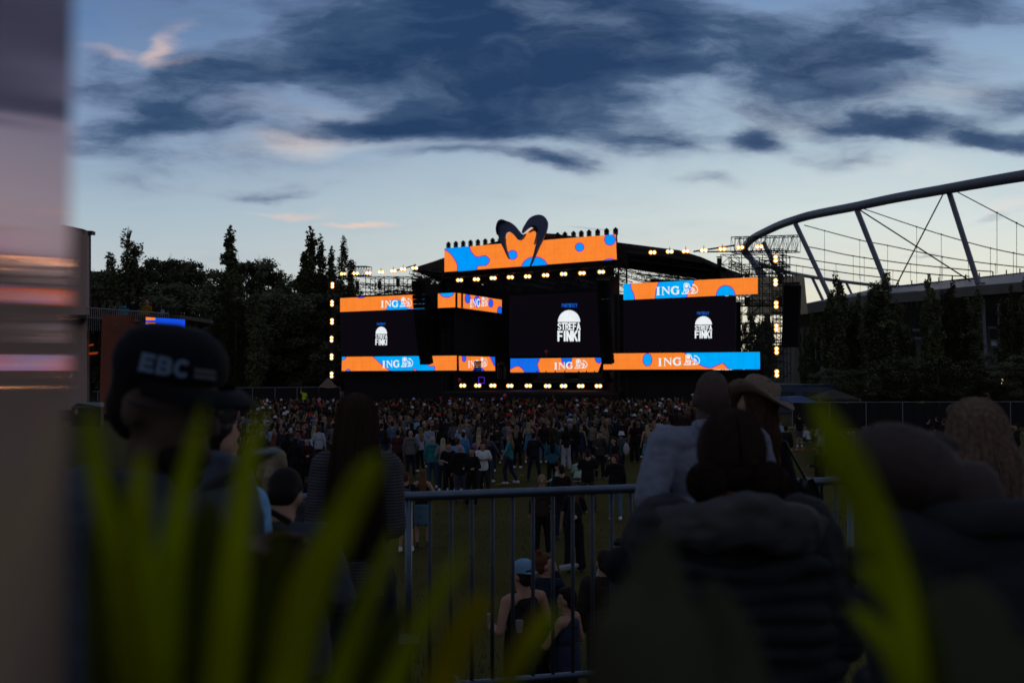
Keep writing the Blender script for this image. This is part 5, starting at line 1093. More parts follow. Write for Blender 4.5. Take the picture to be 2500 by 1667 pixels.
EX = [ # px, head top py, prototype, facing deg, skin, top, legs, hair, shoes, label
 (971, 1048, 'm_shorts', 0, SK, (.055, .018, .022), BK, HD, WS, 'man in a maroon sweatshirt and dark shorts just right of the long haired woman'),
 (1002, 1050, 'm_bald', 5, SK2, (.11, .11, .115), (.012, .016, .03), HL, BK, 'man in a grey hoodie and dark jeans seen from behind, fair cropped head'),
 (1026, 1042, 'w_long', 30, SK2, (.26, .30, .38), BK, HL, WS, 'woman in a white blouse with long fair hair between grey and teal hoodies'),
 (1048, 1036, 'm_down', -20, SK, (.18, .27, .36), BK, HD, WS, 'man in glasses and a pale blue shirt with one dark shoulder strap'),
 (1055, 1064, 'm_bald', 0, (.40, .24, .20), (.025, .15, .17), (.03, .06, .10), HD, WS, 'man with shaved head in a teal hoodie and blue jeans'),
 (1081, 1068, 'w_long', 5, SK2, (.15, .17, .17), NV, (.30, .24, .18), WS, 'woman with pale straight hair right of the teal hoodie'),
 (1095, 1078, 'm_tee', 200, SK, BK, BK, HD, WS, 'man in a black tee facing the camera with a red jacket hanging at his waist'),
 (1123, 1083.5, 'm_bald', 0, (.34, .21, .18), BK, (.035, .05, .08), HD, BK, 'bald man in a black bomber jacket and jeans, tallest at the rail left part'),
 (1117, 1068, 'm_curly', -15, SK, (.10, .28, .50), NV, HR, WS, 'curly haired person in a bright blue top half hidden by the bald man'),
 (1132, 1053, 'm_down', -30, SK, (.05, .17, .34), JN, HB, WS, 'man in a blue jacket behind the curly haired person'),
 (1169, 1042, 'w_long', 0, SK2, (.03, .03, .04), NV, (.24, .18, .10), WS, 'blonde woman in dark clothes above the white tee man'),
 (1168, 1061, 'w_long', 10, SK2, (.25, .10, .30), NV, (.30, .23, .13), WS, 'blonde woman in a violet top behind the white tee man'),
 (1178, 1077, 'm_tee_wide', 195, SK, (.50, .56, .62), (.03, .03, .028), HD, WS, 'muscular bearded man in a white tee with folded arms facing the camera'),
 (1152, 1090, 'w_long', 160, SK, BK, BK, HD, BK, 'dark haired woman in a black dress beside the white tee man'),
 (1183, 1069, 'w_long', 0, SK, BK, BK, HR, BK, 'woman with long dark red hair behind the white tee man'),
 (1190, 1056, 'm_walk', -15, SK, (.06, .07, .10), (.04, .06, .10), HB, WS, 'man in a grey blue longsleeve holding hands with the patterned jacket woman'),
 (1199, 1042, 'm_tee', 0, SK, BK, NV, HB, WS, 'man in a black tee seen from behind left of the walking couple'),
 (1244, 1058.7, 'w_walk', 70, SK2, (.04, .17, .20), (.015, .025, .05), HL, WS, 'walking woman in a turquoise patterned jacket and dark jeans with white trainers'),
 (1248, 1034, 'm_down', 60, SK, (.13, .09, .07), NV, HB, WS, 'man in a tan jacket with white collar pointing behind the walking woman'),
 (1262, 1037, 'w_long', -20, SK2, BK, BK, HL, WS, 'slim woman in black with fair hair behind the tan jacket man'),
 (1290, 1030, 'w_skirt', 0, SK2, (.06, .17, .26), (.05, .14, .22), (.24, .18, .10), WS, 'tall blonde woman in a long blue dress'),
 (1304, 1055, 'm_walk', 0, SK, (.012, .014, .018), (.012, .018, .035), HD, BK, 'man in a black sweater with white collar and dark trousers, legs apart'),
 (1348, 1065, 'w_long', 5, SK, (.015, .10, .15), BK, HD, BK, 'woman with dark hair in a petrol blue jacket and black trousers'),
 (990, 1149.6, 'm_shorts', 0, SK, BK, (.035, .035, .03), HR, WS, 'man in a black tee and grey backpack with neon strips at the rail end'),
 (1030, 1143, 'w_skirt', 10, SK2, BK, (.06, .13, .19), (.10, .05, .025), BK, 'woman with long auburn hair in an off shoulder black top and denim shorts'),
 (1323, 1156, 'w_pony', 0, SK, (.03, .02, .018), BK, (.22, .15, .09), BK, 'woman with fair ponytail in a brown jacket behind the barrier bars'),
 (1402, 1177, 'w_tee', 0, SK, BK, BK, HR, BK, 'woman in a black tee with a dark backpack bearing a round patch'),
 (1370, 1132.5, 'm_tee', 20, SK, BK, NV, HB, BK, 'man in a dark tee leaning his head forward just above the rail'),
 (1435, 1095.7, 'm_tee_wide', 0, SK, BK, (.05, .04, .03), HB, BK, 'broad man in a black tee and khaki trousers seen from behind'),
 (1411, 1118, 'sit_m', -10, SK, (.28, .42, .34), (.05, .05, .05), HB, WS, 'person in a mint green hoodie sitting on the grass'),
 (1378, 1130, 'sit_w', 120, SK2, (.42, .48, .58), (.04, .12, .22), HD, WS, 'seated person in a white top and blue jeans looking at a phone'),
 (1465, 1051.5, 'm_phone', 180, SK, (.04, .036, .036), BK, HD, BK, 'man in a brown grey jacket on the phone facing the camera with a drink'),
 (1517, 1051.5, 'm_down', 40, SK, (.035, .06, .07), NV, HB, WS, 'man in a white bucket hat with a pale drawstring bag'),
 (1502, 1107, 'm_cup', 0, SK2, BK, (.08, .16, .22), HR, (.6, .62, .64), 'fair man in a black hoodie and light jeans holding out a cup'),
 (1549, 1029, 'w_tee', 0, SK, BK, BK, HD, BK, 'woman with long black hair in black flared trousers'),
 (1580, 1035.7, 'w_skirt', 10, SK2, (.10, .10, .11), (.05, .22, .30), (.30, .22, .13), WS, 'blonde woman with ponytail in a turquoise skirt left of the shirt man'),
 (1594, 1032.6, 'w_bun', -20, SK2, BK, BK, HL, WS, 'woman with pinned up hair beside the turquoise skirt'),
 (1536, 1010.5, 'm_hood', 0, SK, (.055, .05, .03), (.05, .05, .06), HB, WS, 'man in an olive hoodie and pale trousers'),
 (1510, 1010.5, 'm_hood', 5, SK, (.05, .032, .03), (.16, .17, .19), HB, WS, 'man in a rust brown jacket and light trousers'),
 (1479, 1025, 'w_long', 0, SK2, (.05, .035, .025), NV, HL, WS, 'blonde woman in a brown jacket above the man on the phone'),
 (1446, 1014.7, 'm_down', 0, SK, (.02, .035, .08), BK, HB, BK, 'man in a navy blue jacket seen from behind, arms down'),
 (1392.6, 1010, 'm_hood', 0, SK, (.30, .48, .72), (.12, .14, .18), HB, WS, 'person in a pale blue hoodie and blue cap, brightest of the right crowd'),
 (1382, 1038, 'w_tee', 10, SK, BK, (.30, .32, .36), HD, WS, 'woman in black with white trousers below the pale blue hoodie'),
 (1402, 1034, 'w_long', 0, SK, BK, BK, HD, BK, 'woman with very long black hair and a shoulder bag below the pale blue hoodie'),
 (1587, 998, 'm_hood', 0, SK, (.01, .09, .30), BK, (.4, .4, .4), BK, 'person in a royal blue jacket near the shirt man shoulder'),
 (1952, 1008.6, 'm_shorts', 0, SK, BK, (.06, .07, .09), HB, WS, 'man in a black tee and grey shorts standing before the black fence'),
 (1976, 1042, 'sit_w', 30, SK2, (.38, .42, .48), NV, HL, WS, 'fair seated person in white before the black fence'),
 (1986, 1042, 'sit_m', -60, SK, BK, BK, HD, BK, 'dark seated person before the black fence'),
 (2006, 1030, 'w_long', -30, SK2, (.30, .36, .34), (.34, .40, .36), HL, WS, 'woman in a white jacket and white trousers beside the palm leaf'),
 (1903, 1024, 'm_tee', -60, SK, (.22, .34, .46), NV, HB, WS, 'man in a pale blue patterned shirt right of the straw hat'),
 (1920, 1038.4, 'm_down', -20, SK, (.012, .018, .016), NV, HD, BK, 'man in a dark green jacket with a hip bag right of the straw hat'),
 (2002, 1087, 'm_hood', 40, SK, (.012, .012, .013), BK, HD, WS, 'person in black bending behind the palm leaf'),
 (2267, 1019, 'm_tee', -70, SK, BK, BK, HD, BK, 'person in black tee at the left of the group near the right fence'),
 (2289, 1016, 'm_hood', 30, SK, BK, BK, HB, BK, 'person in a black jacket in the middle of the group near the right fence'),
 (2305, 1022, 'w_bun', 0, SK, (.02, .012, .012), BK, HR, BK, 'woman with reddish hair right in the group near the right fence'),
 (2278, 1040, 'm_phone', -40, SK, BK, BK, HB, BK, 'person in black reading a lit phone in front of the group at the right fence'),
 (2483, 1034, 'm_hood', 60, SK, (.014, .014, .016), BK, HB, BK, 'person in a dark hooded jacket alone at the far right'),
 (666, 1030.7, 'm_tee', 0, SK, BK, BK, HD, BK, 'man in a black tee with thin backpack straps at the left of the field'),
 (652, 1029, 'm_phone', 180, SK, (.10, .10, .10), NV, HD, WS, 'man in an open grey shirt facing the camera at left'),
 (668, 1058, 'w_long', 0, SK, BK, BK, (.10, .035, .02), BK, 'woman in a black hooded jacket with copper hair at left'),
 (767, 1038, 'w_long', -20, SK2, BK, BK, (.26, .19, .12), BK, 'blonde woman in a black jacket left of the long haired woman'),
 (727, 1034, 'm_down', 0, SK, (.014, .014, .018), NV, HL, BK, 'fair man in a dark jacket beside the blonde in the black jacket'),
 (762, 1023.6, 'm_hood', 0, SK, (.02, .05, .12), NV, HB, WS, 'person in a bright blue beanie and blue jacket at left'),
 (749, 1066, 'w_long', 170, SK2, (.03, .01, .012), BK, HD, BK, 'woman in a strapless dark top turning to the camera at left'),
 (721, 1068, 'w_long', 0, SK, BK, BK, HD, BK, 'woman with sunglasses on her dark hair and belt bag at left'),
 (702, 1056, 'w_tee', 0, SK, BK, NV, HD, BK, 'woman with dark hair and bare legs at left of the sunglasses woman'),
 (748, 1179, 'w_bun', 0, SK, (.012, .012, .013), BK, HD, BK, 'dark haired person with hair tied up just above the left barrier end'),
 (1500, 1066, 'w_bob', 100, SK, BK, NV, HB, WS, 'person half hidden behind the bucket hat man'),
]
exo = []; made = []
for (px, py, key, fa, sk, tp, lg, hr, shoe, lab) in EX:
    sit = key.startswith('sit'); loc = fld(px, py, 1.81) if not sit else fld(px, py, .90)
    o = put(key, loc, R(fa), (sk, tp, lg, hr, shoe), lab, MG, 1.81 if not sit else 1.75); exo.append((o, key, lab)); made.append((loc.x, loc.y))
def byl(s_): return next(o for o, k, l in exo if s_ in l), next(PROT[k][1] for o, k, l in exo if s_ in l)
backpack(byl('neon strips')[0], (.05, .055, .06), True); bp = backpack(byl('round patch')[0], (.012, .012, .013)); mb = MB(); mb.lathe((0, -.33, 1.12), [(.04, 0), (.035, .004), (0, .004)], 14, Matrix.Rotation(PI / 2, 3, 'X')); addpart(bp, 'patch', mb, mat('patch', (.5, .35, .3), .7))
backpack(byl('thin backpack straps')[0], (.02, .02, .02), s=.8); cap(*byl('white bucket hat'), (.42, .46, .52), bucket=True); cap(*byl('blue cap'), (.12, .30, .60)); cap(*byl('bright blue beanie'), (.04, .20, .50), bucket=False)
o = byl('drawstring')[0]; mb = MB(); mb.ball((0.05, -.2, 1.1), (.15, .06, .22), 12, 9); mb.tube([(.1, -.14, 1.3), (.1, 0, 1.47), (.12, .1, 1.2)], .008, 4); addpart(o, 'drawstring_bag', mb, M_cl, (.30, .31, .33))
mb = MB(); mb.tube([(0, 0, -.08), (0, 0, .06)], [.036, .045], 10); cp_ = thing(mb, 'plastic_cup', mat('cup_plastic', (.32, .28, .32), .3, extra=lambda q, bs: setattr(bs.inputs['Alpha'], 'default_value', .45)), 'clear plastic cup held out by the man in the black hoodie', 'cup'); oo = byl('holding out a cup')[0]; oo_l = oo.location; cp_.location = oo_l + Vector((-.2, .46, 1.08))
o = byl('red jacket')[0]; mb = MB(); mb.tube([(-.15, .19, 1.06), (-.17, .22, .9), (-.22, .22, .6), (-.2, .2, .38)], [(.05, .04), (.10, .05), (.14, .05), (.08, .03)], 12); thing_ = addpart(o, 'held_jacket', mb, M_cl, (.28, .03, .02))
for s_, hz in (('hip bag', .95), ('shoulder bag', 1.0), ('belt bag', .95)):
    o = byl(s_)[0]; mb = MB(); mb.ball((.2, -.05, hz), (.06, .13, .10), 10, 8); mb.tube([(.2, -.05, hz + .08), (.05, -.14, 1.3), (-.13, -.02, 1.46), (-.05, .14, 1.3), (.18, .05, hz + .05)], .01, 4); addpart(o, 'bag', mb, M_cl, BK)
mb = MB(); o = byl('lit phone')[0]; mb.box((0, 0, 0), (.15, .08, .008)); ph_ = thing(mb, 'phone', mat('phone_screen', (.5, .55, .6), .3, emit=(.7, .8, .95), estr=.8), 'bright phone lying flat in the hands of the person near the right fence', 'phone'); ph_.location = o.location + Vector((.25, -.25, 1.1)); ph_.rotation_euler = (R(-25), 0, .3)

# random nearest crowd, individually built
pal = [('black', BK, 9), ('charcoal', (.022, .022, .025), 8), ('navy', (.014, .022, .05), 6), ('dark green', (.015, .025, .018), 3), ('brown', (.045, .03, .022), 4), ('maroon', (.06, .015, .018), 2), ('grey', (.09, .09, .10), 3), ('pale blue', (.22, .34, .52), 2),
       ('white', (.36, .40, .46), 2), ('denim blue', (.05, .09, .16), 4), ('rust red', (.20, .035, .02), 1), ('beige', (.16, .13, .10), 2), ('royal blue', (.02, .09, .28), 1), ('dusty pink', (.22, .10, .11), 1), ('olive', (.045, .042, .022), 3), ('teal', (.02, .10, .12), 1)]
bag_ = [p for p in pal for _ in range(p[2])]
gar = {'m_down': 'jacket', 'm_hood': 'hoodie', 'm_tee': 'tee', 'm_bald': 'hoodie', 'm_tee_wide': 'tee', 'm_shorts': 'tee', 'w_long': 'sweater', 'w_tee': 'tee', 'w_pony': 'jacket', 'w_bun': 'sweater', 'w_skirt': 'dress', 'm_curly': 'sweater', 'm_phone': 'open jacket', 'w_bob': 'top', 'm_up': 'tee, arm raised', 'm_cup': 'anorak'}
hrs = {'short': 'short', 'bald': 'shaved', 'long': 'long', 'pony': 'ponytailed', 'bun': 'bun-tied', 'curly': 'curly', 'wavy': 'wavy', 'bob': 'bobbed'}
hcol = [('black', HD, 3), ('brown', HB, 5), ('blond', HL, 3), ('fair', (.20, .15, .10), 1), ('auburn', HR, 2)]; hb_ = [p for p in hcol for _ in range(p[2])]
zon = [(600, 'under the left wood'), (720, 'below the parked vans'), (820, 'below the left lamp column'), (930, 'below the left logo'), (1040, 'below the left banner letters'), (1120, 'below the left loudspeakers'), (1210, 'below the first stage lamps'), (1300, 'below the middle stage lamps'), (1400, 'below the central logo'), (1500, 'below the last stage lamps'), (1580, 'below the right loudspeakers'), (9999, 'beside the shirt man')]
rg = random.Random(77); seen = set(); keys = list(gar); cnt = 0; tries = 0
rows = sorted([rg.uniform(37.5, 53.5) ** 1.0 for _ in range(900)])
pos = []
while len(pos) < 236 and tries < 20000:
    tries += 1; Y = 37 + 17.5 * rg.random() ** .62; px = rg.uniform(545, 1640)
    if Y < 44 and 1010 < px < 1640: continue
    if Y < 40.5 and px > 800: continue
    if px > 1500 and Y < 47: continue
    g = G(px, Y)
    if any((g.x - a) ** 2 + (g.y - c) ** 2 < (.40 if abs(g.y - c) > .5 else .32) for a, c in made): continue
    made.append((g.x, g.y)); pos.append((px, Y, g))
for px, Y, g in sorted(pos, key=lambda t: t[1]):
    for _ in range(60):
        key = rg.choice(keys); cn, cc, _w = rg.choice(bag_); hn, hc, _w2 = rg.choice(hb_); hs_ = PROT[key][2]
        z_ = next(t for lim, t in zon if px < lim); row = 'front row' if Y < 42 else ('middle rows' if Y < 48 else 'back rows')
        lab = 'person, %s %s, %s, %s %s' % (cn, gar[key], ('%s %s hair' % (hs_ and hrs[hs_], hn)) if hs_ != 'bald' else 'shaved head', row, z_)
        if lab not in seen: break
    seen.add(lab); k_ = rg.uniform(.75, 1.3); cc = tuple(min(.6, x * k_) for x in cc)
    if not gar[key].startswith('tee'): lab = lab
    f_ = 0 if rg.random() < .8 else rg.choice((60, -60, 150, -120, 180)); lg = rg.choice((BK, NV, JN, BK, (.03, .03, .035), (.10, .15, .2)))
    put(key, g, R(f_ + rg.gauss(0, 22)), (SK if rg.random() < .5 else SK2, cc, lg if key != 'w_skirt' else cc, hc, rg.choice((WS, BK, BK))), lab, 'crowd rows nearest the camera', rg.uniform(1.62, 1.86))
# special near people below the platform
def near(px, top_py, Y, spec, cols, lab, fa, res=.011):
    h = HC - (top_py - 905) * Y / F - gz(Y); s_ = dict(spec); s_['h'] = h
    return person(s_, res, cols, lab, G(px, Y, gz(Y)), R(fa), 'people walking past below the barrier', .004)
r1_, o1, hd1 = near(1277, 1363, 8.7, dict(arms=('bent', 'bent'), sleeve='none', hair='short', bulk=1.12), (SK, BK, BK, HB, BK), 'tattooed man in a black tank top and backwards pale blue cap holding a cup', 35); cap(r1_, hd1, (.12, .24, .38), back=True)
r2_, o2, hd2 = near(1332, 1346, 10.3, dict(arms=('down', 'face'), sleeve='long', hair='bun', fem=True, head=(-60, -8, 0)), (SK, NV, BK, HR, BK), 'woman in a navy sweater drinking from a plastic bottle behind the cap wearer', -10)
r3_, o3, hd3 = near(1385, 1428, 8.8, dict(arms=('fwd', 'bent'), sleeve='none', hair='short', bulk=1.08), (SK, (.02, .03, .055), BK, HD, BK), 'man in a dark blue sports vest with pale piping reaching left', 60)
r4_, o4, hd4 = near(1477, 1337, 9.7, dict(arms=('down', 'bent'), hair='short', collar=True, baggy=.012), (SK, (.022, .016, .013), BK, HB, BK), 'man in a dark brown jacket seen from behind talking to the moustached man', 5)
r5_, o5, hd5 = near(1513, 1312, 10.6, dict(arms=('bent', 'down'), hair='short', collar=True, sleeve='short'), (SK2, (.24, .30, .36), NV, HD, BK), 'moustached man in a pale blue polo shirt facing the camera', 172)
mb = MB(); pv5, M5, s5 = hd5; q5 = lambda x, y, z: pv5 + M5 @ Vector((x, y, z)) * s5; mb.cone(q5(-.03, .098, .052), q5(.03, .098, .052), .009, .009, 6); mb.ball(q5(0, .075, .0), (.05, .03, .028), 10, 6); addpart(r5_, 'beard', mb, M_hair, HD)
r6_, o6, hd6 = near(1308, 1458, 8.9, dict(arms=('bent', 'bent'), hair='long', fem=True), (SK, BK, BK, HD, BK), 'shorter dark haired person hidden between the cap wearer and the vest wearer', 10)
mb = MB(); mb.tube([(0, 0, 0), (0, .0, .16)], [.03, .03], 10); mb.tube([(0, 0, .16), (0, 0, .20)], [.03, .012], 10); wb = thing(mb, 'water_bottle', mat('bottle_plastic', (.35, .36, .42), .15, spec=.8, extra=lambda q, bs: setattr(bs.inputs['Alpha'], 'default_value', .5)), 'clear plastic bottle raised to the mouth of the woman in navy', 'bottle'); wb.location = P(1366, 1387, 10.25); wb.rotation_euler = (0, R(80), 0)
for px, py, Y_, lb in ((1198, 1512, 8.52, 'clear cup in the hand of the cap wearer'), (1268, 1528, 8.46, 'second clear cup lower down beside the tank top')):
    mb = MB(); p = P(px, py, Y_); mb.tube([p - Vector((0, 0, .05)), p + Vector((0, 0, .05))], [.026, .034], 12); thing(mb, 'plastic_cup', MATS['cup_plastic'], lb, 'cup', 'plastic cups')
mb = MB(); p = P(975, 1563, 5.3); mb.box(p, (.22, .2, .02)); mb.tube([p - Vector((0, 0, .02)), p - Vector((0, 0, .55))], .03, 8); mb.tube([p + Vector((-.03, 0, .01)), p + Vector((-.03, 0, .09))], .028, 10); thing(mb, 'drink_stand', M_dark, 'small dark stand with a cup left of the middle barrier post', 'stand')
# spectators on the raised guest deck and security steward
gs = [(275, 735, 'm_tee', (.06, .03, .02), 'leftmost of the raised deck guests, partly behind the tower'), (222, 742, 'w_bob', (.03, .015, .02), 'raised deck guest beside the sound tower'), (240, 741, 'm_tee', (.10, .02, .01), 'raised deck guest in dull red'), (258, 740, 'w_bun', (.03, .02, .02), 'raised deck guest with hair up'), (299, 734, 'm_hood', (.03, .22, .32), 'raised deck guest in a turquoise top'),
      (320, 724, 'm_tee_wide', (.012, .012, .014), 'tallest raised deck guest, in black'), (355, 732, 'm_bald', (.24, .14, .01), 'raised deck guest in a mustard yellow hoodie'), (374, 737, 'w_long', BK, 'raised deck guest in black right of the mustard hoodie'), (386, 741, 'w_bob', (.16, .26, .38), 'raised deck guest in pale blue at the right end')]
for px, py, key, c, lb in gs:
    Y = 42.; h = 1.7; zt = HC + (905 - py) * Y / F; put(key, Vector((G(px, Y).x, Y, zt - h)), R(rg.uniform(-15, 15)), (SK, c, BK, HB, BK), 'person ' + lb, 'guests on the raised deck', h)
stw = put('m_up', G(742, 84, 0) + Vector((0, 0, .75)), R(30), (SK, (.40, .55, .03), BK, HD, BK), 'steward in a neon yellow vest standing above the crowd at the left fence', 'stewards', 1.75)
mb = MB(); g_ = G(742, 84); mb.box((g_.x + .3, 84, .37), (1.6, .8, .74)); thing(mb, 'equipment_box', M_fence, 'grey box the neon vested steward stands on', 'box')
for k_ in list(PROT):
    r_ = PROT[k_][0]
    for c in list(r_.children): bpy.data.objects.remove(c)
    bpy.data.objects.remove(r_)

# the dense crowd behind: too many to count, one object
mbv, mbf, mbc = [], [], []
def lowp(x, y, h, rz, ct, chh, csk, long_, hat, arm):
    s_ = h / 1.75; cr, sr = math.cos(rz), math.sin(rz)
    def add(vs, fs, col):
        o_ = len(mbv)
        for (a, c, z) in vs: mbv.append((x + (a * cr - c * sr) * s_, y + (a * sr + c * cr) * s_, z * s_)); mbc.append(col)
        for f in fs: mbf.append([i + o_ for i in f])
    def rings(prof, n, col):
        vs = [(cx + rx * math.cos(2 * PI * k / n), cy + ry * math.sin(2 * PI * k / n), z) for (cx, cy, rx, ry, z) in prof for k in range(n)]; m = len(prof)
        add(vs, [(i * n + k, i * n + (k + 1) % n, (i + 1) * n + (k + 1) % n, (i + 1) * n + k) for i in range(m - 1) for k in range(n)] + [tuple((m - 1) * n + k for k in range(n))], col)
    rings([(0, 0, .15, .12, .1), (0, 0, .17, .12, .8), (0, 0, .17, .12, 1.0), (0, 0, .21, .13, 1.2), (0, 0, .225, .12, 1.36), (0, 0, .18, .10, 1.43), (0, 0, .07, .065, 1.47)], 8, ct)
    rings([(0, 0, .055, .055, 1.44), (0, .01, .055, .06, 1.52), (0, .02, .072, .088, 1.58), (0, .02, .077, .09, 1.64)], 7, csk)
    rings([(0, -.05, .05, .03, 1.53), (0, -.025, .084, .085, 1.60), (0, -.012, .088, .098, 1.67), (0, -.01, .07, .08, 1.73), (0, -.01, .03, .035, 1.76)], 7, chh)
    if long_: rings([(0, -.13, .09, .02, 1.15), (0, -.13, .12, .04, 1.3), (0, -.1, .10, .06, 1.45), (0, -.05, .092, .08, 1.6)], 7, chh)
    if hat: rings([(0, .0, .13 if hat > 1 else .10, .13 if hat > 1 else .12, 1.66), (0, 0, .098, .11, 1.70), (0, 0, .08, .09, 1.78), (0, 0, .03, .03, 1.80)], 8, hat_c)
    if arm:
        ax = .2 * arm; rings([(ax, 0, .05, .05, 1.38), (ax * 1.25, .05, .045, .045, 1.62)], 5, ct); rings([(ax * 1.25, .05, .035, .035, 1.62), (ax, .08, .03, .03, 1.85), (ax, .08, .04, .02, 1.98)], 5, csk)
nfar = 0; tries = 0; cell = {}
while nfar < 2150 and tries < 60000:
    tries += 1; Y = 53 + 31.5 * rg.random() ** .85; px = rg.uniform(528 if Y < 70 else 545, 1700)
    if px > 1620 and Y < 60: continue
    lim = 84.5 if px < 1100 or px > 1500 else 83.5
    g = G(px, Y); key = (int(g.x / .5), int(g.y / .5))
    if any((kx, ky) in cell and any((g.x - a) ** 2 + (g.y - c) ** 2 < .17 for a, c in cell[(kx, ky)]) for kx in range(key[0] - 1, key[0] + 2) for ky in range(key[1] - 1, key[1] + 2)): continue
    cell.setdefault(key, []).append((g.x, g.y)); nfar += 1
    cn, cc, _ = rg.choice(bag_); k_ = rg.uniform(.45, 1.1); cc = tuple(min(.45, x * k_ + .003) for x in cc); hn, hc, _ = rg.choice(hb_); k2 = rg.uniform(.4, 1.1)
    hat = 0; hat_c = (.4, .42, .5)
    if rg.random() < .07: hat = rg.choice((1, 2)); hat_c = rg.choice(((.45, .48, .55), (.5, .02, .02), (.3, .4, .6), BK, (.5, .5, .55)))
    lowp(g.x, g.y, rg.uniform(1.6, 1.88), rg.gauss(0, .35), cc, tuple(x * k2 for x in hc), rg.choice(((.16, .09, .065), (.22, .13, .10))), rg.random() < .38, hat, rg.choice((0,) * 70 + (1, -1)))
me = bpy.data.meshes.new('crowd'); me.from_pydata(mbv, [], mbf); at_ = me.color_attributes.new('tint', 'FLOAT_COLOR', 'POINT')
flat_ = [];
for c in mbc: flat_ += [c[0], c[1], c[2], 1.]
at_.data.foreach_set('color', flat_); me.polygons.foreach_set('use_smooth', [True] * len(me.polygons))
def crowd_extra(q, bs):
    a = q.n('ShaderNodeAttribute'); a.attribute_name = 'tint'; q.put(bs.inputs['Base Color'], a.outputs['Color'])
me.materials.append(mat('crowd_clothes', (.1, .1, .1), .9, spec=.1, extra=crowd_extra)); oc = bpy.data.objects.new('crowd', me); COL.objects.link(oc); tag(oc, 'packed far crowd of festival goers reaching to the stage', 'crowd', kind='stuff')
# low barrier in front of the stage
mb = MB(); a, c = spz(1000, 0, -7), spz(1760, 0, -7); mb.truss(a + Vector((0, 0, 1.05)), c + Vector((0, 0, 1.05)), .05, .1, 60, .02); mb.prism([a, c, c + Vector((0, 0, 1.0)), a + Vector((0, 0, 1.0))], (0, .05, 0)); thing(mb, 'stage_barrier', M_dark, 'dark front barrier between the crowd and the stage', 'barrier')
mb = MB(); mb.box(G(1755, 78) + Vector((0, 0, 1.45)), (11, .08, .08))
for k in range(7): mb.tube([G(1680 + k * 25, 78), G(1680 + k * 25, 78) + Vector((0, 0, 1.45))], .03, 4)
thing(mb, 'site_fence', M_fence, 'pale railing behind the crowd left of the shirt man head', 'fence')

# ------------------------------------------------------------------ the nearest people on the platform
def strands(mb, n, roots, flow, r=.0022, seg=12, rng=random.Random(4)):
    for k in range(n): pts = flow(*roots(rng), rng); mb.tube(pts, [r * (1 - .6 * i / (len(pts) - 1)) for i in range(len(pts))], 3, False)
HG = 'people on the viewing platform'
def hero(px, top_py, Y, spec, cols, lab, fa, res=.011, na=.006):
    h = HC + (905 - top_py) * Y / F - PZ; s_ = dict(spec); s_['h'] = h
    g = G(px, Y, PZ); r_, o_, hd = person(s_, res, cols, lab, (g.x, g.y, PZ), R(fa), HG, na); return r_, o_, hd
def hairmesh(root, mb, col, m=None): return addpart(root, 'hair_strands', mb, m or M_hair, col)
# striped sweater material
def stripe_extra(q, bs):
    o = q.n('ShaderNodeTexCoord').outputs['Object']; s_ = q.n('ShaderNodeSeparateXYZ'); q.t.links.new(o, s_.inputs[0])
    w = q.m('SINE', q.m('MULTIPLY', q.m('ADD', s_.outputs[2], q.m('MULTIPLY', q.noise(o, 3, 2), .02)), 480.)); q.put(bs.inputs['Base Color'], q.mix(q.mr(w, -.2, .6), (.075, .075, .085, 1), (.016, .017, .022, 1)))
M_str = mat('striped_knit', (.1, .1, .1), .95, spec=.1, bump=.2, vscale=60, extra=stripe_extra)
r_, o_, hd = hero(866, 962, 4.4, dict(arms=('tuck', 'tuck'), fem=True, hair='long', bulk=.90, baggy=.012, lean=(-.0, .05), head=(8, 4, 0)), (SK, (.05, .05, .06), (.012, .016, .03), (.020, .012, .009), BK), 'woman with very long straight brown hair in a striped grey sweater', 6, .010)
o_['top'].data.materials.clear(); o_['top'].data.materials.append(M_str)
pv_, Mh_, sc_ = hd
def roots_h(rng): return rng.uniform(0, 2 * PI), rng.random()
def flow_long(a, t, rng, L_=.62, wav=.0, wid=.115, back=.05):
    # from the crown over the skull then straight down the back
    ca, sa = math.cos(a), math.sin(a) * .9 - .12
    pts = [pv_ + Mh_ @ (Vector((.02 * ca, -.02 + .02 * sa, .238)) * sc_)]
    rx, ry = .090 + .006 * t, .100 + .008 * t
    for i in range(1, 5):
        ph = i / 4 * 1.6; pts.append(pv_ + Mh_ @ (Vector((rx * ca * math.sin(ph), -.012 + ry * sa * math.sin(ph), .128 + .115 * math.cos(ph))) * sc_))
    p = pts[-1]; ex = pv_.x + ca * wid * rng.uniform(.7, 1.05); ey = pv_.y - .105 + sa * .035 - .035 * t
    for i in range(1, 9):
        u_ = i / 8; pts.append(Vector((p.x + (ex - p.x) * min(1, u_ * 2) + wav * math.sin(u_ * 17 + a * 3 + rng.random()) * u_, p.y + (ey - p.y) * min(1, u_ * 2.5) - back * u_ * 0 + wav * .6 * math.cos(u_ * 15 + a * 5), p.z - L_ * u_ * rng.uniform(.92, 1.03))))
    return pts
mb = MB(); rs_ = random.Random(2)
for k in range(900):
    a = rs_.uniform(PI * .98, 2 * PI * 1.01)
    mb.tube(flow_long(a, rs_.random(), rs_, .60), .0028, 3, False)
hairmesh(r_, mb, (.026, .015, .010))
mb = MB(); mb.tube([(pv_.x, pv_.y - .075, 1.50 * sc_), (pv_.x, pv_.y - .105, 1.36 * sc_), (pv_.x, pv_.y - .115, 1.16 * sc_), (pv_.x, pv_.y - .11, .96 * sc_)], [(.085, .05), (.10, .042), (.085, .03), (.05, .01)], 16); addpart(r_, 'hair', mb, M_hair, (.016, .010, .007))
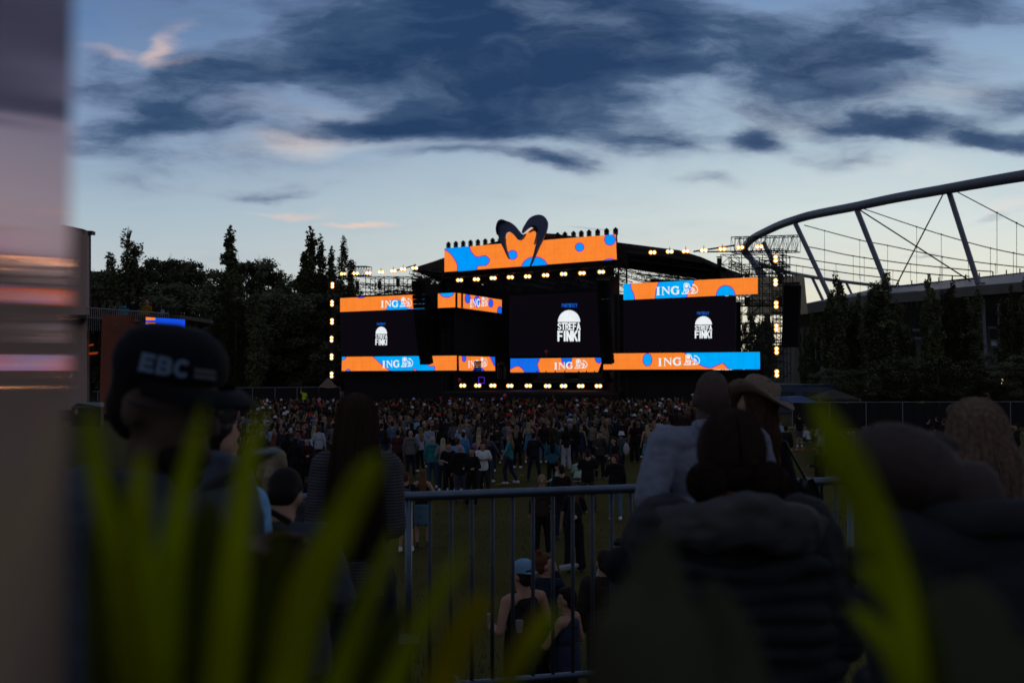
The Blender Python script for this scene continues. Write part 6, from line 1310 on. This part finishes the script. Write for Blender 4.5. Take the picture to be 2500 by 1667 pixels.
# man in pale overshirt
r_, o_, hd = hero(1722, 902, 4.7, dict(arms=('rest', 'bent'), hair='bald', collar=True, bulk=1.22, baggy=.022, head=(-10, 0, 4), lean=(.05, 0)), ((.075, .055, .052), (.15, .175, .235), (.02, .025, .03), HD, BK), 'tall man with shaved head in a pale grey blue overshirt with a crossbody strap', 8, .010)
pv_, Mh_, sc_ = hd; hp = lambda x, y, z: pv_ + Mh_ @ Vector((x, y, z)) * sc_
mb = MB()
for k in range(2200):
    d_ = Vector((random.gauss(0, 1), random.gauss(0, 1), random.gauss(0, 1))).normalized()
    if d_.z < -.5 or (d_.y > .5 and d_.z < .4): continue
    q = Vector((d_.x * .078, -.008 + d_.y * .097, .125 + d_.z * .108)); mb.tube([hp(*q), hp(*(q + d_ * .0025))], .0009, 3, False)
addpart(r_, 'hair', mb, M_hair, (.022, .018, .016)); mb = MB()
for s_ in (-1, 1): mb.tube([hp(s_ * .082, -.01, .10), hp(s_ * .08, .06, .112), hp(s_ * .07, .105, .115)], .004, 5); mb.ball(hp(s_ * .036, .115, .105), (.032, .006, .022), 10, 6, Mh_)
addpart(r_, 'sunglasses', mb, M_dark)
mb = MB(); z0 = 1.475 * sc_; lx = .05 * .55
mb.tube([(lx + .075 * math.cos(a), -.01 + .075 * math.sin(a), z0 - .015 * math.sin(a)) for a in [PI + i * PI / 8 for i in range(9)]], [(.016, .030)] * 9, 8); addpart(r_, 'collar', mb, M_cl, (.19, .215, .28))
mb = MB(); mb.tube([(.19, -.09, 1.44 * sc_), (.15, -.155, 1.3), (.03, -.165, 1.17), (-.12, -.15, 1.05), (-.2, -.06, .98)], [(.004, .022)] * 5, 8); mb.tube([(.19, -.09, 1.44 * sc_), (.1, .12, 1.3), (-.1, .15, 1.1)], [(.004, .022)] * 3, 8); addpart(r_, 'strap', mb, M_cl, (.045, .025, .018))
mb = MB(); mb.ball((-.25, -.02, .98), (.06, .13, .11), 12, 8); addpart(r_, 'bag', mb, M_cl, BK)
# woman with straw hat
r_, o_, hd = hero(1832, 934, 4.85, dict(arms=('bent', 'bent'), fem=True, hair='wavy', bulk=1.0, head=(10, 2, 22)), (SK, BK, BK, (.06, .026, .014), BK), 'woman in a straw cowboy hat leaning toward the shirt man', 20, .011)
pv_, Mh_, sc_ = hd
def straw_extra(q, bs):
    o = q.n('ShaderNodeTexCoord').outputs['Object']; vo = q.n('ShaderNodeTexVoronoi'); vo.inputs['Scale'].default_value = 42; q.t.links.new(o, vo.inputs['Vector']); n_ = q.noise(o, 120, 2)
    q.put(bs.inputs['Base Color'], q.mix(q.mr(vo.outputs['Distance'], .08, .30), (.05, .033, .022, 1), q.mix(n_, (.12, .088, .068, 1), (.22, .165, .13, 1))))
    bn = q.n('ShaderNodeBump'); bn.inputs['Strength'].default_value = .6; bn.inputs['Distance'].default_value = .01; q.put(bn.inputs['Height'], q.noise(o, 90, 3)); q.t.links.new(bn.outputs[0], bs.inputs['Normal'])
M_straw = mat('woven_straw', (.25, .2, .16), .85, spec=.15, extra=straw_extra)
mb = MB(); n_ = 40; rings_ = []
Mt = Mh_
for j, (r0, z) in enumerate(((.180, .0), (.155, -.006), (.125, .0), (.100, .012), (.094, .05), (.090, .09), (.080, .116), (.055, .120), (.0, .108))):
    for k in range(n_):
        a = 2 * PI * k / n_; x, y = r0 * math.cos(a) * (.82 if j < 3 else .92), r0 * math.sin(a) * 1.12
        zz = z + ((.075 * abs(math.cos(a)) ** 3 * (r0 - .1) / .1) if r0 > .11 else 0) - (.035 * abs(math.sin(a)) ** 2 * (r0 - .1) / .1 if r0 > .1 else 0) - (.028 * (1 - abs(math.cos(a))) if .05 <= r0 < .085 else 0)
        rings_.append(pv_ + Mt @ (Vector((x, y - .01, zz + .155)) * sc_ * 1.0))
mb.add(rings_, [(j * n_ + k, j * n_ + (k + 1) % n_, (j + 1) * n_ + (k + 1) % n_, (j + 1) * n_ + k) for j in range(8) for k in range(n_)])
hat_o = addpart(r_, 'straw_hat', mb, M_straw); md = hat_o.modifiers.new('s', 'SOLIDIFY'); md.thickness = .004
mb = MB()
for k in range(420): mb.tube(flow_long(rs_.uniform(PI, 2 * PI), rs_.random(), rs_, .30, .010, .075), .003, 3, False)
hairmesh(r_, mb, (.050, .026, .016))
mb = MB(); p0 = Vector((.36, -.02, 1.02)); mb.prism([(.27, -.1, 1.27), (.30, -.1, 1.28), (.40, -.1, 1.08), (.37, -.1, 1.04), (.22, -.1, 1.02)], (0, .07, 0)); mb.tube([(.28, -.07, 1.27), (.16, -.07, 1.46)], .007, 5); addpart(r_, 'handbag', mb, mat('black_leather', (.010, .010, .012), .5, spec=.25))
# woman with two low buns, black puffer
r_, o_, hd = hero(1797, 1003, 2.6, dict(arms=('bent', 'bent'), fem=True, hair='short', bulk=1.2, hood=True, baggy=.045, head=(0, 10, 0)), ((.26, .11, .07), (.024, .027, .030), BK, (.018, .011, .009), BK), 'woman with brown hair in two low buns and a black puffer jacket with hood', 0, .008, .010)
pv_, Mh_, sc_ = hd; hp = lambda x, y, z: pv_ + Mh_ @ Vector((x, y, z)) * sc_
mb = MB()
for s_ in (-1, 1):
    c = hp(s_ * .080, -.075, .040); mb.ball(c, (.045, .042, .048), 14, 10)
    for k in range(330):
        a = rs_.random() * 6.28; ax = Vector((rs_.gauss(0, .35), 1, rs_.gauss(0, .35))).normalized(); o1_ = ax.orthogonal().normalized(); o2_ = ax.cross(o1_); off_ = rs_.uniform(-.042, .042); rad = math.sqrt(max(.0001, .048 ** 2 - off_ ** 2)) * rs_.uniform(.98, 1.12)
        mb.tube([c + ax * off_ + (o1_ * math.cos(a + i * .4) + o2_ * math.sin(a + i * .4)) * (rad + .002 * math.sin(i * 1.3 + a)) for i in range(8)], .0011, 3, False)
for k in range(2600):   # strands swept from a middle parting to each bun
    s_ = rs_.choice((-1, 1)); ph_ = rs_.uniform(-.9, 1.95); d0 = Vector((s_ * .03, -math.sin(ph_), math.cos(ph_))); d1 = Vector((s_ * .80, -.62, -.72 + rs_.uniform(-.2, .2))).normalized(); dm = (d0 + d1 + Vector((s_ * rs_.uniform(.1, .6), 0, .15))).normalized(); pts = []
    lift = rs_.uniform(1.0, 1.035)
    for i in range(10):
        u_ = i / 9; d_ = (d0 * (1 - u_) ** 2 + dm * 2.2 * u_ * (1 - u_) + d1 * u_ * u_).normalized(); pts.append(hp(d_.x * .089 * lift, -.014 + d_.y * .104 * lift, .128 + d_.z * .113 * lift))
    mb.tube(pts, .0011, 3, False)
for k in range(220): # flyaway
    a = rs_.random() * 6.28; c = hp(.088 * math.cos(a), -.01 + .1 * math.sin(a), rs_.uniform(.06, .22)); mb.tube([c, c + Vector((rs_.gauss(0, .010), rs_.gauss(0, .010), rs_.uniform(0, .012))), c + Vector((rs_.gauss(0, .02), rs_.gauss(0, .02), rs_.uniform(-.02, .022)))], .0004, 3, False)
hairmesh(r_, mb, (.024, .014, .011))
mb = MB(); rs3 = random.Random(8)   # quilted rolls of the puffer over back and upper arms
for k in range(11):
    z = (1.34 - k * .052) * sc_; w = .250 + .006 * (k % 2)
    mb.tube([Vector((w * math.cos(a), -.01 + .165 * math.sin(a), z + .006 * math.sin(a * 5 + k))) for a in [PI + PI * i / 16 for i in range(17)]], .024, 10)
ql = obj_from(voxel(mb, .008, 5, .024, 6., dir_fold=1.4), 'quilting', M_cl, None, (.022, .025, .028)); ql.parent = r_
mb = MB(); mb.tube([hp(0, 0, 0) + Vector((x, y, z)) for x, y, z in ((-.15, .06, -.06), (-.18, -.04, -.075), (-.1, -.15, -.05), (0, -.18, -.03), (.1, -.15, -.05), (.18, -.04, -.075), (.15, .06, -.06))], [.05, .06, .065, .07, .065, .06, .05], 12); hh = obj_from(voxel(mb, .008, 3, .020, 9., dir_fold=1.6), 'hood', M_cl, None, (.048, .052, .054)); hh.parent = r_
mb = MB(); 
for s_ in (-1, 1): mb = MB(); mb.ball((s_ * .29, -.02, 1.33 * sc_), (.05, .07, .05), 12, 8); addpart(r_, 'epaulette', mb, M_cl, (.008, .009, .012))
# shaved man at right, head tilted to his shoulder
r_, o_, hd = hero(2462, 905, 1.9, dict(arms=('tuck', 'tuck'), hair='bald', bulk=.95, collar=True, baggy=.02, head=(0, 30, -60), lean=(-.08, 0)), ((.050, .040, .038), (.016, .019, .024), BK, HD, BK), 'man with buzz cut and head tilted left in a black jacket at the right edge', 10, .008, .005)
pv_, Mh_, sc_ = hd; hp = lambda x, y, z: pv_ + Mh_ @ Vector((x, y, z)) * sc_
mb = MB()
for k in range(2600):
    d_ = Vector((rs_.gauss(0, 1), rs_.gauss(0, 1), rs_.gauss(0, 1))).normalized()
    if d_.z < -.45 or (d_.y > .45 and d_.z < .3): continue
    q = Vector((d_.x * .078, -.008 + d_.y * .097, .125 + d_.z * .108)); q2 = q + d_ * .003; mb.tube([hp(*q), hp(*q2)], .0005, 3, False)
addpart(r_, 'hair', mb, M_hair, (.03, .024, .02))
mb = MB(); cz = Vector((-.08 * .55, 0, 1.465 * sc_)); mb.tube([cz + Vector((.10 * math.cos(a), .09 * math.sin(a), -.015 * math.sin(a))) for a in [PI * .9 + i * PI * 1.2 / 10 for i in range(11)]], [(.018, .035)] * 11, 8); addpart(r_, 'collar', mb, M_cl, (.022, .026, .030))
# woman with long wavy fair hair, bare shoulders
r_, o_, hd = hero(2392, 972, 3.1, dict(arms=('tuck', 'phone'), fem=True, hair='wavy', bulk=.86, sleeve='none', head=(5, 0, 0)), ((.11, .075, .06), BK, BK, (.05, .032, .022), BK), 'woman with long wavy fair hair and bare shoulders near the right edge', 0, .010)
pv_, Mh_, sc_ = hd; mb = MB()
for k in range(1300): mb.tube(flow_long(rs_.uniform(PI * .93, 2 * PI * 1.07), rs_.random(), rs_, .44, .014, .145), .0026, 3, False)
hairmesh(r_, mb, (.13, .085, .058), mat('fair_hair', (.1, .1, .1), .6, objcol=True, var=.7, vscale=75, spec=.25))
# person at the extreme right with a phone
r_, o_, hd = hero(2580, 1060, 3.3, dict(arms=('bent', 'bent'), hair='short', sleeve='short'), ((.16, .11, .09), BK, BK, HB, BK), 'person cut off by the right frame edge holding a phone', 15, .013)
mb = MB(); mb.box((0, 0, 0), (.075, .012, .15)); ph2 = thing(mb, 'phone', MATS['phone_screen'], 'phone with pale lit screen at the right frame edge', 'phone'); ph2.location = P(2497, 1165, 3.45); ph2.rotation_euler = (R(-30), R(20), R(50))
# man with cap at left, looking down at his phone
r_, o_, hd = hero(362, 797, 1.95, dict(arms=('tap', 'tap'), hair='short', bulk=1.0, collar=True, baggy=.03, head=(0, 12, 0)), ((.075, .052, .042), (.045, .055, .075), BK, HD, BK), 'man in a black cap and glasses looking down, dark beard, at the left', -112, .008)
pv_, Mh_, sc_ = hd; hp = lambda x, y, z: pv_ + Mh_ @ Vector((x, y, z)) * sc_
mb = MB(); mb.lathe(hp(0, -.006, .135), [(.106, .015), (.110, .035), (.105, .065), (.088, .092), (.055, .110), (.0, .117)], 28, Mh_, False)
n_ = 12; bv = []
for j in range(3):
    for k in range(n_ + 1): a = PI * k / n_; rr2 = (.100, .134, .166)[j]; bv.append(hp(rr2 * math.cos(a) * (.96, .72, .55)[j], .02 + rr2 * math.sin(a) * 1.0, .148 - (0, .003, .010)[j] - .006 * abs(math.cos(a)) * j))
mb.add(bv, [(j * (n_ + 1) + k, j * (n_ + 1) + k + 1, (j + 1) * (n_ + 1) + k + 1, (j + 1) * (n_ + 1) + k) for j in range(2) for k in range(n_)]); mb.add([p - Mh_ @ Vector((0, 0, .006)) for p in bv], [(j * (n_ + 1) + k, j * (n_ + 1) + k + 1, (j + 1) * (n_ + 1) + k + 1, (j + 1) * (n_ + 1) + k) for j in range(2) for k in range(n_)])
cp = addpart(r_, 'cap', mb, M_cl, (.005, .006, .009))
def wrap(polys, z0, r0, a_c, m):
    """lettering wrapped on the cap front; x metres along the arc, y metres up"""
    mb = MB()
    for pl in polys:
        q = []
        for x, y in pl:
            a = a_c + x / r0; rr2 = r0 - max(0, (y)) * .12; q.append(hp(rr2 * math.cos(a) * .985, -.008 + rr2 * math.sin(a) * 1.0, z0 + y))
        mb.add(q, [tuple(range(len(q)))])
    addpart(cp, 'lettering', mb, m)
big_ = word('EBC', -.058, .0, .024, -.028, gap=.16, w=.30); big_ = [[(x, -y) for x, y in pl] for pl in big_]
M_let = mat('cap_lettering', (.11, .18, .28), .7)
wrap([[(x, .03 - (-y)) if False else (x, y) for x, y in [(a, c) for a, c in pl]] for pl in [[(a, .036 - c) for a, c in pl2] for pl2 in big_]], .157, .1125, R(44), M_let)
small = stroke([(.036, .022), (.078, .020)], .006) + stroke([(.036, .012), (.080, .010)], .006); wrap(small, .157, .1125, R(44), mat('cap_lettering_small', (.10, .10, .13), .6))
mb = MB()
for s_ in (-1, 1):
    mb.tube([hp(s_ * .088, -.01, .105), hp(s_ * .082, .08, .108)], .003, 6)
    mb.tube([hp(s_ * .037 + .028 * math.cos(a), .108 - .006 * abs(math.cos(a)), .100 + .022 * math.sin(a)) for a in [i * PI / 8 for i in range(17)]], .0026, 5)
mb.tube([hp(-.01, .112, .108), hp(.01, .112, .108)], .003, 5); addpart(r_, 'glasses', mb, M_dark)
mb = MB(); mb.ball(hp(0, .055, .018), (.058, .052, .040), 14, 9, Mh_); mb.ball(hp(0, .07, -.015), (.035, .032, .028), 12, 8, Mh_); addpart(r_, 'beard', mb, M_hair, (.010, .007, .006))
mb = MB(); mb.box((0, 0, 0), (.075, .010, .15)); ph3 = thing(mb, 'phone', mat('phone_back', (.05, .055, .06), .3), 'phone in the hands of the man with the cap', 'phone'); ph3.location = P(515, 1190, 1.93); ph3.rotation_euler = (R(-60), 0, R(-112))
# person in sky blue behind him and the blond backpack wearer
r_, o_, hd = hero(512, 985, 3.4, dict(arms=('bent', 'bent'), hair='short', sleeve='short', bulk=1.1), (SK, (.14, .33, .55), NV, HD, BK), 'person in a sky blue shirt mostly hidden behind the man with the cap', -30, .013)
mb = MB(); mb.ball((0.02, -.15, 1.2), (.17, .09, .22), 14, 9); addpart(r_, 'backpack', mb, M_cl, BK)
r_, o_, hd = hero(662, 1092, 4.6, dict(arms=('bent', 'down'), hair='pony', sleeve='long', fem=True, baggy=.01, head=(30, 0, 0)), (SK2, (.06, .068, .07), NV, (.16, .13, .09), BK), 'short blond person in grey left of the long haired woman', -25, .012)
r_, o_, hd = hero(690, 1142, 3.6, dict(arms=('bent', 'bent'), hair='short', lean=(-.1, .3), bulk=1.1, baggy=.02, head=(0, 40, 0)), (SK, (.035, .045, .06), NV, HD, BK), 'bending person carrying a large black backpack with a red tag at the left barrier', 0, .012)
mb = MB(); mb.ball((-.02, -.17, 1.02), (.165, .13, .25), 16, 12); mb.ball((-.02, -.27, .93), (.12, .07, .13), 12, 8); mb.tube([(-.08, -.1, 1.27), (-.02, -.12, 1.31), (.04, -.1, 1.27)], .012, 6); bp = addpart(r_, 'backpack', mb, M_cl, (.008, .008, .010))
mb = MB(); mb.box((-.15, -.31, .9), (.03, .01, .16)); addpart(bp, 'tag_ribbon', mb, mat('red_tag', (.35, .02, .02), .5)); mb = MB(); mb.box((.07, -.345, .93), (.05, .008, .03)); addpart(bp, 'label_patch', mb, M_mark)

# ------------------------------------------------------------------ out of focus palm leaves in front of the lens
def leafmat(name, col, tcol, mixf=.5):
    m = bpy.data.materials.new(name); m.use_nodes = True; t = m.node_tree; t.nodes.clear(); q = NB(t)
    o = q.n('ShaderNodeTexCoord').outputs['Object']; n_ = q.noise(o, 9, 3); k = q.mr(n_, .3, .7, .65, 1.25, False)
    def sc(c): s_ = q.n('ShaderNodeVectorMath', operation='SCALE'); s_.inputs[0].default_value = c; q.put(s_.inputs['Scale'], k); return s_.outputs[0]
    d = q.n('ShaderNodeBsdfDiffuse'); q.put(d.inputs[0], sc(col)); tr = q.n('ShaderNodeBsdfTranslucent'); q.put(tr.inputs[0], sc(tcol)); mx = q.n('ShaderNodeMixShader'); mx.inputs[0].default_value = mixf
    t.links.new(d.outputs[0], mx.inputs[1]); t.links.new(tr.outputs[0], mx.inputs[2]); ou = q.n('ShaderNodeOutputMaterial'); t.links.new(mx.outputs[0], ou.inputs[0]); return m
M_l1 = leafmat('yellow_green_leaf', (.31, .38, .003), (.50, .58, .003)); M_l2 = leafmat('dark_leaf', (.13, .15, .10), (.10, .115, .06)); M_l3 = leafmat('amber_leaf', (.29, .27, .003), (.42, .38, .003)); M_l4 = leafmat('deep_green_leaf', (.09, .11, .012), (.12, .14, .010))
def blade(root, pts, m, nm_='leaf_blade'):
    if root is pl1: pts = [(x, y, Y, w * .76) for x, y, Y, w in pts]
    """pts: px, py, Y, width px"""
    c = smooth_loop([P(x, y, Y) for x, y, Y, w in pts], 6, False); ws = smooth_loop([(w * Y / F, 0, 0) for x, y, Y, w in pts], 6, False); n_ = len(c); vs = []; rg_ = random.Random(int(pts[0][0]))
    for i, p in enumerate(c):
        t = (c[min(i + 1, n_ - 1)] - c[max(0, i - 1)]).normalized(); sd_ = t.cross(Vector((.15, 1, 0))).normalized(); nn = t.cross(sd_); w = max(.0004, ws[i].x) / 2
        vs += [p - sd_ * w + nn * w * .35, p, p + sd_ * w + nn * w * .35, p + nn * .0006 ]
    fs = [f for i in range(n_ - 1) for f in ((i * 4, i * 4 + 1, i * 4 + 5, i * 4 + 4), (i * 4 + 1, i * 4 + 2, i * 4 + 6, i * 4 + 5))]
    mb = MB(); mb.add(vs, fs); o = mb.build(nm_, m, root, True); md = o.modifiers.new('s', 'SOLIDIFY'); md.thickness = .0006
pl1 = empty('palm_plant', P(640, 1900, .62), 'blurred yellow green palm plant with upright blades in the lower left foreground', 'plant')
for b_ in ([(215, 985, 0.468, 7), (228, 1060, 0.468, 59), (250, 1200, 0.468, 73), (300, 1400, 0.468, 94), (340, 1750, 0.468, 106)], [(500, 985, 0.484, 4), (478, 1080, 0.484, 47), (450, 1200, 0.484, 70), (420, 1400, 0.484, 94), (400, 1750, 0.484, 106)],
          [(350, 1110, 0.468, 35), (345, 1250, 0.468, 94), (350, 1450, 0.468, 141), (370, 1750, 0.468, 153)], [(640, 990, 0.468, 7), (612, 1110, 0.468, 61), (590, 1260, 0.468, 84), (570, 1450, 0.468, 112), (540, 1750, 0.468, 118)],
          [(925, 1110, 0.452, 25), (890, 1170, 0.452, 92), (830, 1290, 0.452, 108), (760, 1460, 0.452, 129), (690, 1750, 0.452, 141)], [(960, 1300, 0.468, 16), (925, 1400, 0.468, 59), (870, 1540, 0.468, 70), (790, 1750, 0.468, 82)],
          [(1140, 1320, 0.468, 4), (1100, 1400, 0.468, 40), (1055, 1480, 0.468, 56), (990, 1600, 0.468, 70), (930, 1750, 0.468, 82)], [(1360, 1480, 0.468, 9), (1310, 1550, 0.468, 47), (1250, 1640, 0.468, 59), (1180, 1760, 0.468, 70)]): blade(pl1, b_, M_l1)
for b_ in ([(880, 1130, 0.484, 11), (800, 1280, 0.484, 40), (720, 1450, 0.484, 59), (660, 1750, 0.484, 70)], [(1185, 1450, 0.484, 23), (1160, 1490, 0.484, 82), (1110, 1580, 0.484, 106), (1060, 1750, 0.484, 118)], [(1330, 1480, 0.468, 16), (1270, 1580, 0.468, 47), (1200, 1740, 0.468, 70)]): blade(pl1, b_, M_l3)
for b_ in ([(270, 1150, 0.515, 35), (290, 1350, 0.515, 188), (300, 1750, 0.515, 200)], [(520, 1210, 0.515, 35), (500, 1400, 0.515, 200), (480, 1750, 0.515, 240)], [(690, 1280, 0.515, 35), (660, 1500, 0.515, 188), (620, 1750, 0.515, 200)], [(1000, 1480, 0.515, 23), (900, 1600, 0.515, 129), (840, 1760, 0.515, 200)]): blade(pl1, b_, M_l4)
mb = MB(); mb.tube([P(560, 1720, .62), P(600, 2000, .62)], .012, 8); mb.build('stem', M_l4, pl1)
pl2 = empty('palm_plant', P(2260, 1900, .6), 'blurred green palm frond slanting across the right foreground', 'plant')
blade(pl2, [(1985, 965, 0.452, 9), (2010, 1020, 0.452, 54), (2050, 1110, 0.452, 99), (2100, 1200, 0.452, 87), (2155, 1330, 0.452, 77), (2200, 1480, 0.452, 70), (2240, 1760, 0.452, 70)], M_l1)
blade(pl2, [(2030, 1040, 0.468, 11), (2130, 1220, 0.468, 61), (2190, 1380, 0.468, 82), (2235, 1560, 0.468, 106), (2260, 1760, 0.468, 106)], M_l4)
blade(pl2, [(1960, 1095, 0.468, 7), (2010, 1130, 0.468, 40), (2070, 1190, 0.468, 47), (2130, 1290, 0.468, 35)], M_l4)
blade(pl2, [(2025, 1212, 0.468, 7), (2070, 1235, 0.468, 25), (2110, 1280, 0.468, 40), (2170, 1400, 0.468, 47)], M_l1); blade(pl2, [(2075, 1315, 0.468, 14), (2105, 1325, 0.468, 40), (2150, 1365, 0.468, 47), (2195, 1480, 0.468, 35)], M_l1)
blade(pl2, [(2085, 1380, 0.468, 11), (2140, 1410, 0.468, 59), (2195, 1480, 0.468, 70), (2225, 1600, 0.468, 59)], M_l1, 'leaf_blade'); blade(pl2, [(2070, 1480, 0.468, 9), (2110, 1510, 0.468, 40), (2170, 1580, 0.468, 51), (2220, 1700, 0.468, 47)], M_l1); blade(pl2, [(2170, 1420, 0.484, 18), (2215, 1560, 0.484, 51), (2245, 1760, 0.484, 70)], M_l3)
pl3 = empty('broadleaf_plant', P(1650, 1950, .62), 'blurred broad dark leaves of a plant in the lower middle foreground', 'plant')
blade(pl3, [(1628, 1290, .48, 14), (1608, 1350, .48, 90), (1600, 1420, .48, 150), (1592, 1500, .48, 240), (1585, 1570, .48, 290), (1585, 1760, .48, 310)], M_l2, 'leaf'); blade(pl3, [(1735, 1410, .5, 14), (1750, 1480, .5, 100), (1760, 1580, .5, 190), (1770, 1760, .5, 240)], M_l2, 'leaf')
pl4 = empty('broadleaf_plant', P(2420, 1950, .64), 'blurred broad dark green leaf at the lower right foreground', 'plant')
blade(pl4, [(2300, 1425, 0.484, 106), (2320, 1480, 0.484, 224), (2330, 1580, 0.484, 280), (2340, 1760, 0.484, 300)], M_l2, 'leaf'); blade(pl4, [(2480, 1560, 0.499, 47), (2490, 1640, 0.499, 153), (2490, 1780, 0.499, 212)], M_l2, 'leaf')
